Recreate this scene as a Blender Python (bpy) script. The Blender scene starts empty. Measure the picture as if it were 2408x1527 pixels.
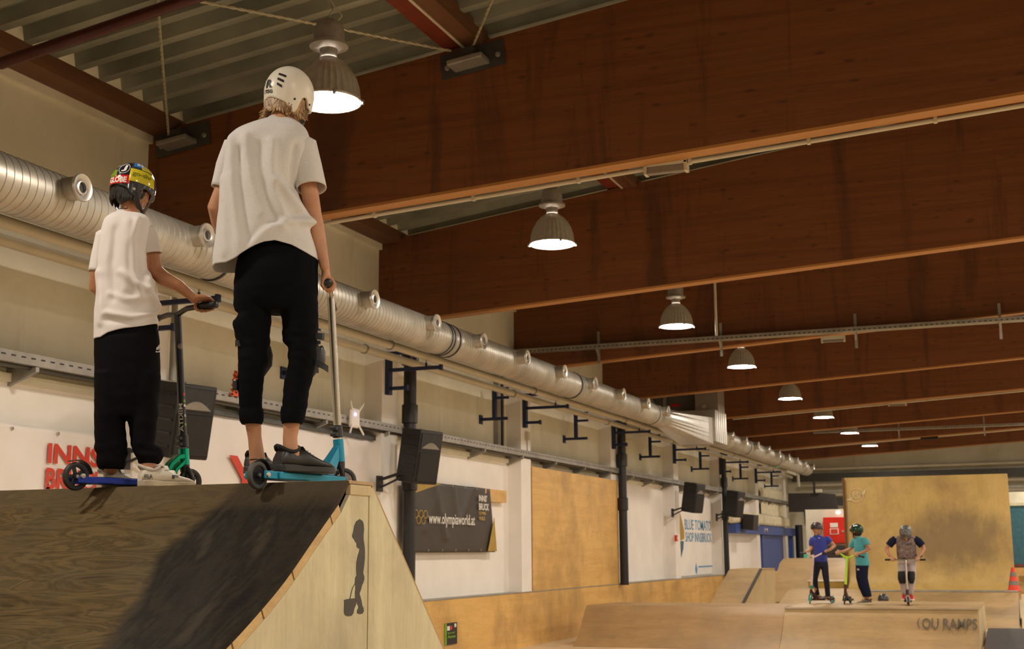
import bpy, bmesh, math, random
import numpy as np
from mathutils import Vector, Matrix, noise
random.seed(7)
PI=math.pi
SC=bpy.context.scene
COL=SC.collection
def V(*a): return Vector(a if len(a)>1 else a[0])
# ------------------------------------------------------------------ camera (calibrated on the hall's own lines)
FPX,PIT,YAW,ROL=3059.2,.1732,.3713,-.0071
CX,CY=1204.,763.5
O=V(0,0,1.5)
_r=V(math.cos(YAW),math.sin(YAW),0); _f=V(-math.sin(YAW),math.cos(YAW),0); _z=V(0,0,1)
CF=_f*math.cos(PIT)+_z*math.sin(PIT); _u=-_f*math.sin(PIT)+_z*math.cos(PIT)
CR=_r*math.cos(ROL)+_u*math.sin(ROL); CU=-_r*math.sin(ROL)+_u*math.cos(ROL)
cd=bpy.data.cameras.new('camera'); cd.sensor_width=36; cd.lens=36*FPX/2408; cd.clip_end=300; cd.clip_start=.05
cam=bpy.data.objects.new('camera',cd); COL.objects.link(cam)
M=Matrix((( CR.x,CU.x,-CF.x,O.x),(CR.y,CU.y,-CF.y,O.y),(CR.z,CU.z,-CF.z,O.z),(0,0,0,1))); cam.matrix_world=M
SC.camera=cam
cd.dof.use_dof=True; cd.dof.focus_distance=5.2; cd.dof.aperture_fstop=8
def ray(x,y): return CF*FPX+CR*(x-CX)-CU*(y-CY)
def at(x,y,ax,val):
    d=ray(x,y); return O+d*((val-O[ax])/d[ax])
def atX(x,y,X): return at(x,y,0,X)
def atY(x,y,Y): return at(x,y,1,Y)
def atZ(x,y,Z): return at(x,y,2,Z)
def pix(P):
    d=P-O; k=FPX/d.dot(CF); return (CX+d.dot(CR)*k, CY-d.dot(CU)*k)
class View:            # a vertical plane through a figure, square to the line of sight: joints are measured on it
    def __init__(s,x,y,Y):
        s.C=atY(x,y,Y); s.D=V(s.C.x,s.C.y,0).normalized(); s.L=V(s.D.y,-s.D.x,0)
    def P(s,x,y,off=0.):
        d=ray(x,y); p0=s.C+s.D*off; return O+d*((p0-O).dot(s.D)/d.dot(s.D))
# ------------------------------------------------------------------ objects
def tagp(o,label=None,cat=None,group=None,kind=None):
    if label: o['label']=label
    if cat: o['category']=cat
    if group: o['group']=group
    if kind: o['kind']=kind
    return o
def thing(name,label,cat,loc=(0,0,0),group=None):
    o=bpy.data.objects.new(name,None); COL.objects.link(o); o.location=loc; o.empty_display_size=.1
    return tagp(o,label,cat,group)
def link(name,me,mat,parent=None,smooth=False,label=None,mw=None):
    o=bpy.data.objects.new(name,me); COL.objects.link(o)
    if mat is not None:
        me.materials.clear(); me.materials.append(mat)
    if smooth:
        for p in me.polygons: p.use_smooth=True
    if parent:
        o.parent=parent; o.matrix_parent_inverse=root_mw(parent).inverted()
    if label: o['label']=label
    return o
def root_mw(o):
    m=Matrix.LocRotScale(o.location,o.rotation_euler,o.scale)
    if o.parent: m=root_mw(o.parent)@o.matrix_parent_inverse@m
    return m
def dup_tree(o,delta,parent=None):
    c=o.copy(); COL.objects.link(c)
    if parent is None: c.location=o.location+delta
    else: c.parent=parent; c.matrix_parent_inverse=o.matrix_parent_inverse.copy()
    for ch in [k for k in bpy.data.objects if k.parent is o]: dup_tree(ch,delta,c)
    return c
class MB:
    def __init__(s): s.v=[]; s.f=[]
    def add(s,vs,fs):
        n=len(s.v); s.v+= [tuple(v) for v in vs]; s.f+=[tuple(i+n for i in f) for f in fs]; return s
    def box(s,c,sz,R=None):
        h=[.5*q for q in sz]; vs=[]
        for sx in (-1,1):
            for sy in (-1,1):
                for sz_ in (-1,1):
                    p=V(sx*h[0],sy*h[1],sz_*h[2])
                    if R is not None: p=R@p
                    vs.append(V(c)+p)
        return s.add(vs,[(0,1,3,2),(4,6,7,5),(0,4,5,1),(2,3,7,6),(0,2,6,4),(1,5,7,3)])
    def bx(s,x0,x1,y0,y1,z0,z1): return s.box(((x0+x1)/2,(y0+y1)/2,(z0+z1)/2),(x1-x0,y1-y0,z1-z0))
    def bar(s,p0,p1,w,h,up=(0,0,1)):
        p0=V(p0);p1=V(p1); d=(p1-p0); L=d.length; d.normalize(); a=V(up).cross(d)
        if a.length<1e-4: a=V(1,0,0).cross(d)
        a.normalize(); b=d.cross(a); R=Matrix((a,b,d)).transposed()
        return s.box((p0+p1)/2,(w,h,L),R)
    def rings(s,rs,cap=(True,True),closed=True):
        n=len(rs[0]); vs=[p for r in rs for p in r]; fs=[]
        for i in range(len(rs)-1):
            for j in range(n if closed else n-1):
                k=(j+1)%n; fs.append((i*n+j,i*n+k,(i+1)*n+k,(i+1)*n+j))
        if cap[0]: fs.append(tuple(range(n-1,-1,-1)))
        if cap[1]: fs.append(tuple((len(rs)-1)*n+j for j in range(n)))
        return s.add(vs,fs)
    def tube(s,pts,r,n=12,round_=False,cap=True,ref=None,flat=1.):
        pts=[V(p) for p in pts]; rr=list(r) if isinstance(r,(list,tuple)) else [r]*len(pts)
        m=len(pts); T=[]
        for i in range(m):
            d=(pts[min(i+1,m-1)]-pts[max(i-1,0)])
            T.append(d.normalized() if d.length>1e-9 else V(0,0,1))
        a=V(ref) if ref is not None else (V(0,0,1) if abs(T[0].z)<.9 else V(1,0,0))
        rs=[]; a=(a-T[0]*a.dot(T[0])).normalized(); prev=a
        A=[]
        for i in range(m):
            a=prev-T[i]*prev.dot(T[i]); a.normalize(); prev=a; A.append((a,T[i].cross(a)))
        def ring(c,ab,q): return [c+(ab[0]*math.cos(2*PI*k/n)*flat+ab[1]*math.sin(2*PI*k/n))*q for k in range(n)]
        if round_:
            for t in (85,55,25): rs.append(ring(pts[0]-T[0]*rr[0]*math.sin(math.radians(t)),A[0],rr[0]*math.cos(math.radians(t))))
        for i in range(m): rs.append(ring(pts[i],A[i],rr[i]))
        if round_:
            for t in (25,55,85): rs.append(ring(pts[-1]+T[-1]*rr[-1]*math.sin(math.radians(t)),A[-1],rr[-1]*math.cos(math.radians(t))))
        return s.rings(rs,(cap,cap))
    def lathe(s,prof,c,axis=(0,0,1),n=32,cap=(False,False),rib=0,nr=0):
        ax=V(axis).normalized(); a=V(0,0,1) if abs(ax.z)<.9 else V(1,0,0); a=(a-ax*a.dot(ax)).normalized(); b=ax.cross(a)
        rs=[]
        for (r,h) in prof:
            rs.append([V(c)+ax*h+(a*math.cos(2*PI*k/n)+b*math.sin(2*PI*k/n))*(r*(1+(rib*math.cos(nr*2*PI*k/n)))) for k in range(n)])
        return s.rings(rs,cap)
    def prism(s,poly,f,t0,t1):     # poly 2d -> f(a,b,t)
        n=len(poly); vs=[f(a,b,t0) for a,b in poly]+[f(a,b,t1) for a,b in poly]
        return s.add(vs,[tuple(range(n-1,-1,-1)),tuple(range(n,2*n))]+[(i,(i+1)%n,n+(i+1)%n,n+i) for i in range(n)])
    def yz(s,poly,x0,x1): return s.prism(poly,lambda a,b,t:V(t,a,b),x0,x1)
    def ell(s,c,ax,n=20,m=14,R=None):
        rs=[]
        for i in range(m+1):
            t=PI*(i+.0)/m; t=min(max(t,.03),PI-.03)
            ring=[]
            for k in range(n):
                p=V(ax[0]*math.sin(t)*math.cos(2*PI*k/n),ax[1]*math.sin(t)*math.sin(2*PI*k/n),-ax[2]*math.cos(t))
                if R is not None: p=R@p
                ring.append(V(c)+p)
            rs.append(ring)
        return s.rings(rs)
    def mesh(s,name='m',fix=True):
        me=bpy.data.meshes.new(name); me.from_pydata([tuple(v) for v in s.v],[],s.f); 
        if fix:
            bm=bmesh.new(); bm.from_mesh(me); bmesh.ops.recalc_face_normals(bm,faces=bm.faces); bm.to_mesh(me); bm.free()
        me.update(); return me
    def build(s,name,mat,parent=None,smooth=False,label=None,bevel=0,fix=True):
        o=link(name,s.mesh(name,fix),mat,parent,smooth,label)
        if bevel:
            b=o.modifiers.new('bevel','BEVEL'); b.width=bevel; b.segments=2; b.limit_method='ANGLE'; b.angle_limit=.7
        if smooth:
            sm_angle(o.data)
        return o
def sm_angle(me,ang=.75):
    bm=bmesh.new(); bm.from_mesh(me)
    for e in bm.edges:
        if len(e.link_faces)==2 and e.calc_face_angle(0)>ang: e.smooth=False
    bm.to_mesh(me); bm.free()
def baked(me,mods):
    o=bpy.data.objects.new('tmp',me); COL.objects.link(o)
    for t,kw in mods:
        m=o.modifiers.new(t,t)
        for k,v in kw.items(): setattr(m,k,v)
    dg=bpy.context.evaluated_depsgraph_get(); dg.update()
    r=bpy.data.meshes.new_from_object(o.evaluated_get(dg)); bpy.data.objects.remove(o); return r
def fuse(mb,vox,sm=4,fac=.5):
    return baked(mb.mesh('fuse'),[('REMESH',dict(mode='VOXEL',voxel_size=vox,use_smooth_shade=True)),('SMOOTH',dict(factor=fac,iterations=sm))])
def text_mesh(txt,shear=0,bold=0,spacing=1.,extr=.0):
    c=bpy.data.curves.new('t','FONT'); c.body=txt; c.size=1; c.shear=shear; c.offset=bold; c.space_character=spacing; c.extrude=extr; c.resolution_u=3
    o=bpy.data.objects.new('t',c); COL.objects.link(o); dg=bpy.context.evaluated_depsgraph_get(); dg.update()
    me=bpy.data.meshes.new_from_object(o.evaluated_get(dg)); bpy.data.objects.remove(o); bpy.data.curves.remove(c)
    xs=[v.co.x for v in me.vertices]; ys=[v.co.y for v in me.vertices]
    x0,x1,y0,y1=min(xs),max(xs),min(ys),max(ys)
    for v in me.vertices: v.co.x=(v.co.x-x0)/(x1-x0); v.co.y=(v.co.y-y0)/(y1-y0)
    return me
def text_on(name,txt,f,mat,parent,bold=0.012,shear=0,thick=.003,spacing=1.,label=None):
    # f(u,v)-> point ; u,v in 0..1 over the word's own box
    me=text_mesh(txt,shear,bold,spacing,0.)
    bm=bmesh.new(); bm.from_mesh(me)
    bmesh.ops.subdivide_edges(bm,edges=[e for e in bm.edges if e.calc_length()>.25],cuts=2)
    for v in bm.verts: v.co=f(v.co.x,v.co.y)
    bmesh.ops.recalc_face_normals(bm,faces=bm.faces)
    bm.to_mesh(me); bm.free()
    o=link(name,me,mat,parent,label=label); return o
def flat(o0,r,u): # lower-left corner, width vector, height vector
    o0=V(o0);r=V(r);u=V(u); return lambda a,b:o0+r*a+u*b
# ------------------------------------------------------------------ materials
def srgb(r,g,b):
    f=lambda c:(c/255/12.92) if c/255<=.04045 else ((c/255+.055)/1.055)**2.4
    return (f(r),f(g),f(b),1)
class NT:
    def __init__(s,name,base=(.5,.5,.5,1),rough=.6,metal=0.,spec=.5):
        s.m=bpy.data.materials.new(name); s.m.use_nodes=True; s.t=s.m.node_tree; s.b=s.t.nodes['Principled BSDF']
        s.b.inputs['Base Color'].default_value=base; s.b.inputs['Roughness'].default_value=rough; s.b.inputs['Metallic'].default_value=metal
        s.b.inputs['Specular IOR Level'].default_value=spec
        s._tc=None
    def n(s,t,**kw):
        q=s.t.nodes.new('ShaderNode'+t)
        for k,v in kw.items(): setattr(q,k,v)
        return q
    def l(s,a,b): s.t.links.new(a,b)
    def co(s,scale=(1,1,1),rot=(0,0,0),loc=(0,0,0)):
        if s._tc is None: s._tc=s.n('NewGeometry')
        mp=s.n('Mapping'); mp.inputs['Scale'].default_value=scale; mp.inputs['Rotation'].default_value=rot; mp.inputs['Location'].default_value=loc
        s.l(s._tc.outputs['Position'],mp.inputs['Vector']); return mp.outputs['Vector']
    def noise(s,vec,scale=1,det=4,rough=.55,dist=0):
        q=s.n('TexNoise'); q.inputs['Scale'].default_value=scale; q.inputs['Detail'].default_value=det; q.inputs['Roughness'].default_value=rough; q.inputs['Distortion'].default_value=dist
        s.l(vec,q.inputs['Vector']); return q.outputs['Fac']
    def ramp(s,fac,stops,interp='LINEAR'):
        q=s.n('ValToRGB'); q.color_ramp.interpolation=interp; e=q.color_ramp.elements
        while len(e)>1: e.remove(e[-1])
        e[0].position=stops[0][0]; e[0].color=stops[0][1] if len(stops[0][1])==4 else (*stops[0][1],1)
        for p,c in stops[1:]:
            k=e.new(p); k.color=c if len(c)==4 else (*c,1)
        s.l(fac,q.inputs['Fac']); return q.outputs['Color']
    def mix(s,fac,a,b,mode='MIX'):
        q=s.n('Mix',data_type='RGBA',blend_type=mode)
        for inp,val in ((q.inputs[0],fac),(q.inputs[6],a),(q.inputs[7],b)):
            if hasattr(val,'is_output'): s.l(val,inp)
            else: inp.default_value=val
        return q.outputs[2]
    def math(s,op,a,b=None,c=None,clamp=False):
        q=s.n('Math',operation=op,use_clamp=clamp)
        for i,val in enumerate((a,b,c)):
            if val is None: continue
            if hasattr(val,'is_output'): s.l(val,q.inputs[i])
            else: q.inputs[i].default_value=val
        return q.outputs[0]
    def bump(s,h,strength=.3,dist=.01):
        q=s.n('Bump'); q.inputs['Strength'].default_value=strength; q.inputs['Distance'].default_value=dist
        s.l(h,q.inputs['Height']); s.l(q.outputs[0],s.b.inputs['Normal'])
    def col(s,c): s.l(c,s.b.inputs['Base Color'])
    def rough(s,c): s.l(c,s.b.inputs['Roughness'])
G=lambda v:(v,v,v,1)
def plain(name,c,rough=.6,metal=0.,var=.12,nscale=9,spec=.5,bump=0):
    k=NT(name,c,rough,metal,spec)
    f=k.noise(k.co(),nscale,4)
    d=tuple(q*(1-var) for q in c[:3])+(1,); e=tuple(min(1,q*(1+var)) for q in c[:3])+(1,)
    k.col(k.ramp(f,[(.3,d),(.7,e)]))
    if bump: k.bump(k.noise(k.co(),nscale*8,3),bump,.002)
    return k.m
def fabric(name,c,heather=0.,rough=.9,wscale=900,sheen=.15):
    k=NT(name,c,rough,0,.2)
    f=k.noise(k.co(),500,2,.6)
    d=tuple(q*(1-heather) for q in c[:3])+(1,)
    base=k.ramp(f,[(.35,d),(.6,c)])
    g=k.noise(k.co(),7,3); base=k.mix(.25,base,k.ramp(g,[(.3,tuple(q*.85 for q in c[:3])+(1,)),(.7,c)]))
    k.col(base); k.bump(k.noise(k.co(),260,2),.25,.001)
    k.b.inputs['Sheen Weight'].default_value=sheen
    if sheen==0: k.b.inputs['Specular IOR Level'].default_value=.08
    return k.m
def wood(name,base,dark,grain=(1,1,1),knots=False,rough=.6,dirt=0.,dirtc=None,scale=1.,seams=None,contrast=1.,water=None):
    # grain = per-axis frequency; the small one runs along the fibre
    k=NT(name,base,rough)
    a=k.noise(k.co(tuple(g*scale for g in grain)),1,6,.6,.6)
    c=k.ramp(a,[(.25,dark),(.55,base),(.85,tuple(min(1,q*(1+.25*contrast)) for q in base[:3])+(1,))])
    b=k.noise(k.co(tuple(g*scale*6 for g in grain)),1,3,.7,1.)
    c=k.mix(.35*contrast,c,k.ramp(b,[(.35,dark),(.6,base)]),'MULTIPLY') if False else k.mix(.3,c,k.ramp(b,[(.4,dark),(.62,base)]))
    if knots:
        vo=k.n('TexVoronoi'); vo.feature='F1'; k.l(k.co((1.5,3,4.2)),vo.inputs['Vector']); vo.inputs['Scale'].default_value=2.3
        kn=k.ramp(vo.outputs['Distance'],[(.08,G(1)),(.20,G(0))])
        gate=k.ramp(k.noise(k.co(),2.3,2),[(.40,G(.15)),(.50,G(1))])
        c=k.mix(k.math('MULTIPLY',k.math('MULTIPLY',kn,gate),.6),c,(dark[0]*.35,dark[1]*.35,dark[2]*.35,1))
    if dirt:
        dn=k.noise(k.co(),1.1,6,.65,.3); df=k.ramp(dn,[(.45,G(0)),(.75,G(dirt))])
        c=k.mix(df,c,dirtc or (.06,.05,.035,1))
    if water:
        wn=k.noise(k.co(water),1,6,.7,.8); c=k.mix(k.ramp(wn,[(.53,G(0)),(.64,G(.6))]),c,(dark[0]*.5,dark[1]*.5,dark[2]*.6,1))
    k.col(c); k.rough(k.ramp(a,[(0,G(rough-.1)),(1,G(rough+.12))])); k.bump(b,.12,.002)
    k.c=c
    return k
# ------------------------------------------------------------------ palette
M_={}
M_['beam']=wood('glulam dark stain',(.215,.070,.020,1),(.115,.036,.012,1),(.5,3,16),knots=True,rough=.55,contrast=.5,water=(1.6,.3,.16)).m
M_['beam_low']=wood('glulam underside bounce light',(.50,.23,.065,1),(.36,.15,.04,1),(.6,18,6),rough=.5,contrast=.6).m  # floor bounce on the beam undersides is put into a brighter orange
M_['edge_beam']=wood('edge timber',(.17,.075,.032,1),(.10,.035,.016,1),(14,.5,9),rough=.6,contrast=.5).m
M_['panel']=wood('varnished fir sheet',(.80,.50,.17,1),(.64,.36,.105,1),(8,.7,9),knots=False,rough=.42,dirt=.55,dirtc=(.20,.12,.06,1),contrast=.5).m
M_['ply']=wood('birch ply',(.66,.60,.39,1),(.50,.43,.25,1),(6,9,1.0),knots=False,rough=.55,dirt=.75,dirtc=(.26,.22,.15,1)).m
M_['ply_far']=wood('worn ramp ply',(.50,.335,.155,1),(.37,.235,.10,1),(.8,3,7),rough=.5,dirt=.6,dirtc=(.20,.145,.09,1),contrast=.5).m
M_['ply_brown']=wood('brown ramp ply',(.44,.27,.115,1),(.32,.19,.08,1),(.8,3,7),rough=.5,dirt=.6,dirtc=(.20,.14,.08,1),contrast=.5).m
M_['ply_pale']=wood('pale ramp side',(.62,.49,.28,1),(.5,.37,.19,1),(3,6,1.5),rough=.6,dirt=.4,dirtc=(.3,.24,.16,1),contrast=.5).m
k_=wood('ride wall',(.66,.47,.17,1),(.54,.36,.11,1),(3,5,1.0),rough=.45,dirt=.6,dirtc=(.28,.19,.10,1),contrast=.6)
sx_=k_.n('SeparateXYZ'); k_.l(k_.co((1,1,1),(0,0,0),(1.5,0,-1.75)),sx_.inputs[0]); r_=k_.math('ADD',k_.math('POWER',k_.math('ABSOLUTE',k_.math('MULTIPLY',sx_.outputs[0],.75)),2.),k_.math('POWER',k_.math('ABSOLUTE',k_.math('MULTIPLY',sx_.outputs[2],1.15)),2.))
sm_=k_.ramp(k_.math('ADD',r_,k_.math('MULTIPLY',k_.math('SUBTRACT',k_.noise(k_.co((2,2,1.2)),1.5,6,.65),.5),1.6)),[(.15,G(.75)),(1.0,G(0))]); k_.col(k_.mix(sm_,k_.c,(.21,.15,.085,1))); M_['ride_wall']=k_.m
M_['lumber']=wood('bare lumber',(.60,.42,.19,1),(.42,.24,.09,1),(3,3,8),rough=.6).m
def wall_mat():
    k=NT('painted concrete',rough=.85)
    a=k.noise(k.co((1,.8,.8)),1.1,6,.6); c=k.ramp(a,[(.3,(.70,.67,.53,1)),(.6,(.85,.82,.69,1))])
    st=k.noise(k.co((2,2.2,.25)),1,5,.7); c=k.mix(k.ramp(st,[(.56,G(0)),(.8,G(.45))]),c,(.34,.30,.21,1))
    vo=k.n('TexVoronoi'); k.l(k.co((1,1.1,1.1)),vo.inputs['Vector']); vo.inputs['Scale'].default_value=1.6
    c=k.mix(k.ramp(vo.outputs['Distance'],[(.02,G(.8)),(.035,G(0))]),c,(.12,.10,.08,1))
    k.col(c); k.bump(k.noise(k.co(),24,4),.25,.006); return k.m
M_['wall']=wall_mat()
M_['white']=plain('white panel',(.88,.84,.79,1),.8,var=.05,nscale=1.5,bump=.15)
M_['deck']=plain('galvanised deck',(.30,.31,.26,1),.5,.35,var=.3,nscale=1.5)
M_['zinc']=plain('zinc duct',(.47,.44,.38,1),.42,.65,var=.18,nscale=3)
M_['zinc_ring']=plain('zinc nozzle rim',(.55,.52,.47,1),.35,.7,var=.08)
M_['dark_in']=plain('dark inside',(.03,.03,.03,1),.7)
M_['pipe']=plain('cream pipe',(.60,.55,.43,1),.5,var=.08,nscale=2)
M_['grey_metal']=plain('grey steel',(.36,.35,.32,1),.5,.6,var=.18,nscale=4)
M_['tray']=plain('perforated tray',(.33,.31,.28,1),.5,.5,var=.2,nscale=5)
M_['bracket']=plain('dark steel plate',(.10,.10,.095,1),.5,.6)
M_['cable']=plain('pale steel rope',(.50,.46,.34,1),.5,.5)
M_['blue']=plain('navy bracket paint',(.010,.020,.085,1),.45)
M_['black']=plain('black pipe',(.016,.016,.02,1),.4)
M_['box']=plain('speaker shell',(.012,.011,.012,1),.55,bump=.2,nscale=40)
M_['grille']=plain('speaker grille',(.022,.020,.020,1),.6,.3)
M_['horn']=plain('speaker horn',(.24,.21,.18,1),.5)
M_['redbrown']=plain('red oxide steel',(.20,.035,.018,1),.5,var=.2,nscale=5)
M_['oxide_dark']=plain('oxide pipe',(.075,.013,.010,1),.4)
M_['lampshell']=plain('cast lamp housing',(.36,.34,.31,1),.45,.5,var=.15,nscale=30)
M_['reflector']=plain('ribbed reflector',(.62,.58,.55,1),.30,.6,var=.1,nscale=20)
M_['banner']=plain('vinyl white',(.82,.77,.74,1),.5,var=.04,nscale=2)
M_['banner_dark']=plain('vinyl brown black',(.045,.036,.032,1),.45,var=.15,nscale=2)
M_['gold']=plain('gold print',(.42,.27,.045,1),.5)
M_['txt_white']=plain('white print',(.80,.76,.72,1),.5,var=.02)
M_['txt_gold']=plain('gold lettering',(.55,.35,.06,1),.5)
M_['txt_red']=plain('red print',(.62,.045,.022,1),.5,var=.08)
M_['txt_blue']=plain('blue print',(.10,.33,.62,1),.5)
M_['txt_black']=plain('black print',(.015,.014,.016,1),.5)
M_['txt_dark']=plain('dark stencil',(.060,.052,.046,1),.6)
M_['txt_green']=plain('green print',(.20,.42,.03,1),.5)
M_['bluedoor']=plain('blue sheet',(.045,.085,.33,1),.45,var=.1,nscale=1)
M_['tealglass']=plain('teal glass',(.05,.16,.22,1),.15)
M_['red']=plain('red enamel',(.70,.022,.008,1),.35,var=.08,nscale=2)
M_['orange']=plain('orange lattice',(.75,.10,.02,1),.5)
M_['cone']=plain('cone orange red',(.85,.06,.025,1),.45)
M_['foam']=plain('pale padding',(.72,.65,.47,1),.7)
M_['slate']=plain('hanging slate panel',(.035,.029,.028,1),.7)
M_['floor']=wood('hall floor',(.72,.56,.36,1),(.60,.44,.26,1),(1,.5,3),rough=.35,dirt=.4,contrast=.5).m
M_['txt_worn']=plain('worn stencil',(.13,.105,.075,1),.6,var=.3,nscale=12); M_['emblem']=plain('faded emblem',(.74,.60,.36,1),.5)
def emis(name,c,s):
    k=NT(name,c,.5); k.b.inputs['Emission Color'].default_value=c; k.b.inputs['Emission Strength'].default_value=s; return k.m
LAMP=emis('glowing lamp glass',(1,.89,.755,1),72)
M_['led']=emis('blue led',(.2,.3,1,1),6); M_['bulb']=emis('small white bulb',(1,1,1,1),12); M_['exit']=emis('green exit sign',(.1,.5,.25,1),.15)
# ------------------------------------------------------------------ the hall shell
WX=-7.865; RX=16.; YE=47.5; Y0=-12.
bot=lambda x: 4.508+.0538*(x-WX) if x<4.1 else 4.508+.0538*(8.2-x-WX)
top=lambda x: 5.66+.118*(x+7.4) if x<4.1 else 5.66+.118*(15.6-x)
def struct(mb,name,mat,**k): return tagp(mb.build(name,mat,**k),kind='structure')
struct(MB().bx(WX-.3,RX+.3,Y0,YE+.3,-.2,0),'floor',M_['floor'])
struct(MB().bx(WX-.3,WX,Y0,YE,0,5.60),'wall_left',M_['wall'])
struct(MB().bx(RX,RX+.3,Y0,YE,0,5.60),'wall_right',M_['wall'])
struct(MB().bx(WX-.3,RX+.3,YE,YE+.3,0,7.4),'wall_back',M_['wall'])
struct(MB().bx(WX-.3,RX+.3,Y0-.3,Y0,0,7.4),'wall_front',M_['wall'])
# ledge of pale mortar on top of the wall
struct(MB().bx(WX,WX+.05,Y0,YE,5.52,5.60),'trim_1',M_['wall'])
# corrugated roof deck: trapezoid ribs that run across the hall, profile repeats along it
prof=[]; P=.32; y=Y0
while y<YE+.3:
    prof+=[(y,0),(y+.022,0),(y+.03,.008),(y+.038,0),(y+.06,0),(y+.085,.115),(y+.15,.115),(y+.165,.105),(y+.18,.115),(y+.295,.115)]; y+=P
rs=[]
for x in (WX-.3,4.1,RX+.3):
    zz=5.60+.118*(x+7.4) if x<4.2 else 5.60+.118*(15.6-x)
    rs.append([V(x,a,zz+.19+b) for a,b in prof])
mb=MB(); mb.rings(rs,(False,False),closed=False)
o=struct(mb,'ceiling',M_['deck'],fix=False)
md=o.modifiers.new('t','SOLIDIFY'); md.thickness=.03; md.offset=1
# mortar fillers that close the ribs above the edge timber (one strip of teeth)
mb=MB(); y=Y0
while y<YE:
    mb.yz([(y-.02,5.75),(y+.31,5.75),(y+.31,5.775),(y+.292,5.888),(y+.09,5.888),(y+.062,5.775),(y-.02,5.775)],WX-.02,WX+.325); y+=P
struct(mb,'trim_2',M_['wall'])
# pilasters under the beam ends
for i in range(8):
    yb=10.28+5*i-5*0
    struct(MB().bx(WX,WX+.25,yb-.36,yb+.095,0,4.50),'trim_%d'%(i+3),M_['white'] if i>0 else M_['white'])
# whiter lower field of each bay
for i in range(9):
    y0=5.44+5*i; y1=y0+4.48
    struct(MB().bx(WX,WX+.02,y0,min(y1,46.9),.84 if i<6 else 0.0,2.93),'trim_%d'%(i+11),M_['white'])
    struct(MB().bx(WX,WX+.06,y0,min(y1,46.9),2.93,3.0),'trim_%d'%(i+20),M_['wall'])
# timber edge beam on the wall head
mb=MB(); mb.bx(WX+.0,WX+.32,Y0,YE,5.60,5.75)
tagp(mb.build('edge_beam',M_['edge_beam']),'long brown timber lying on the wall head under the deck ribs','timber beam')
# ------------------------------------------------------------------ glulam beams
ordn=['nearest','second','third','fourth','fifth','sixth','seventh','eighth']
knot_lbl=['nearest huge dark-stained beam, behind the tall rider and the first lamp','second huge beam, with the rectangular white fitting hanging just in front of its top','third deep beam, with the grey cable tray running along its face','fourth beam from the camera, right behind the tray beam','fifth beam, at whose wall end the big ventilation box hangs','sixth beam, the one carrying a thin white conduit after the ventilation box','seventh beam from the camera, plain and low in the distance','farthest brown beam, next to the pale end wall']
def beam(Y,lbl,thick=.18):
    t=thing('roof_beam',lbl or 'brown glued timber beam above and behind the camera','roof beam',(0,Y,0),'glued timber beams across the roof')
    x0,x1,x2=WX,4.1,RX
    mb=MB(); c=.006
    mb.rings([[V(x,Y,bot(x)+c),V(x,Y+thick,bot(x)+c),V(x,Y+thick,top(x)+.02),V(x,Y,top(x)+.02)] for x in (x0,x1,x2)])
    b=mb.build('timber',M_['beam'],t)
    mb=MB(); mb.rings([[V(x,Y+.004,bot(x)-.02),V(x,Y+thick-.004,bot(x)-.02),V(x,Y+thick-.004,bot(x)+.012),V(x,Y+.004,bot(x)+.012)] for x in (x0,x1,x2)])
    mb.build('lit_underside',M_['beam_low'],t,label='beam underside with floor bounce painted in as lighter orange')
    return t
for i in range(8): beam(10.28+5*i,knot_lbl[i])
for Y in (5.28,.28,-4.72): beam(Y,None)
# purlin: red oxide steel and timber pair along the hall, with a white conduit
def purlin(x,lbl):
    t=thing('roof_purlin',lbl,'purlin',(x,0,0),'purlins along the hall')
    for a in range(-2,8):
        pass
    z=top(x)
    MB().bx(x-.24,x-.06,Y0,YE,z+.02,z+.16).build('steel_rail',M_['redbrown'],t)
    MB().bx(x-.03,x+.16,Y0,YE,z+.0,z+.16).build('timber_rail',M_['edge_beam'],t)
    MB().tube([(x-.03,Y0,z+.0),(x-.03,YE,z+.0)],.014).build('conduit',M_['pipe'],t,True)
purlin(-4.42,'red-brown purlin pair above the row of lamps, running away along the hall')
# wind bracing : plates on the beam tops and steel ropes crossing between beams
def brace_plate(x,Y,lbl):
    t=thing('bracing_plate',lbl,'steel plate',(x,Y,top(x)),'bracing plates on the nearest beam'); z=top(x)-.14; R=Matrix.Rotation(-math.atan(.118),3,'Y')
    MB().box((x,Y-.008,z),(.62,.012,.24),R).build('plate',M_['bracket'],t)
    MB().box((x,Y-.11,z-.06),(.34,.2,.05),R).build('shoe',M_['grey_metal'],t,bevel=.01)
    MB().box((x+.0,Y-.07,z+.02),(.12,.13,.11),R).build('lug',M_['bracket'],t)
    for s in (-1,1): MB().lathe([(0,.022),(.02,.02),(.026,0)],R@V(s*.25,0,-.02)+V(x,Y-.012,z),(0,-1,0),8).build('bolt',M_['grey_metal'],t)
    return t
brace_plate(-4.36,10.27,'dark bolted steel plate on the nearest beam under the red-brown purlin')
brace_plate(-7.45,10.27,'dark steel plate at the wall end of the nearest beam')
def rope(p0,p1,lbl):
    p0=V(p0);p1=V(p1)
    t=thing('bracing_rope',lbl,'steel rope',p0,'crossed bracing ropes')
    a=(p1-p0).normalized(); b=a.cross(V(0,0,1)).normalized(); c=a.cross(b); n=160; L=(p1-p0).length
    mb=MB()
    for ph in (0,PI): mb.tube([p0+a*L*i/n+(b*math.cos(i*1.3+ph)+c*math.sin(i*1.3+ph))*.006 for i in range(n+1)],.0085,6)
    mb.build('strand',M_['cable'],t,True)
    MB().tube([p0+a*(L*.47),p0+a*(L*.53)],.02,10).build('turnbuckle',M_['grey_metal'],t,True)
    return t
zr=lambda x:top(x)-.08
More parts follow.
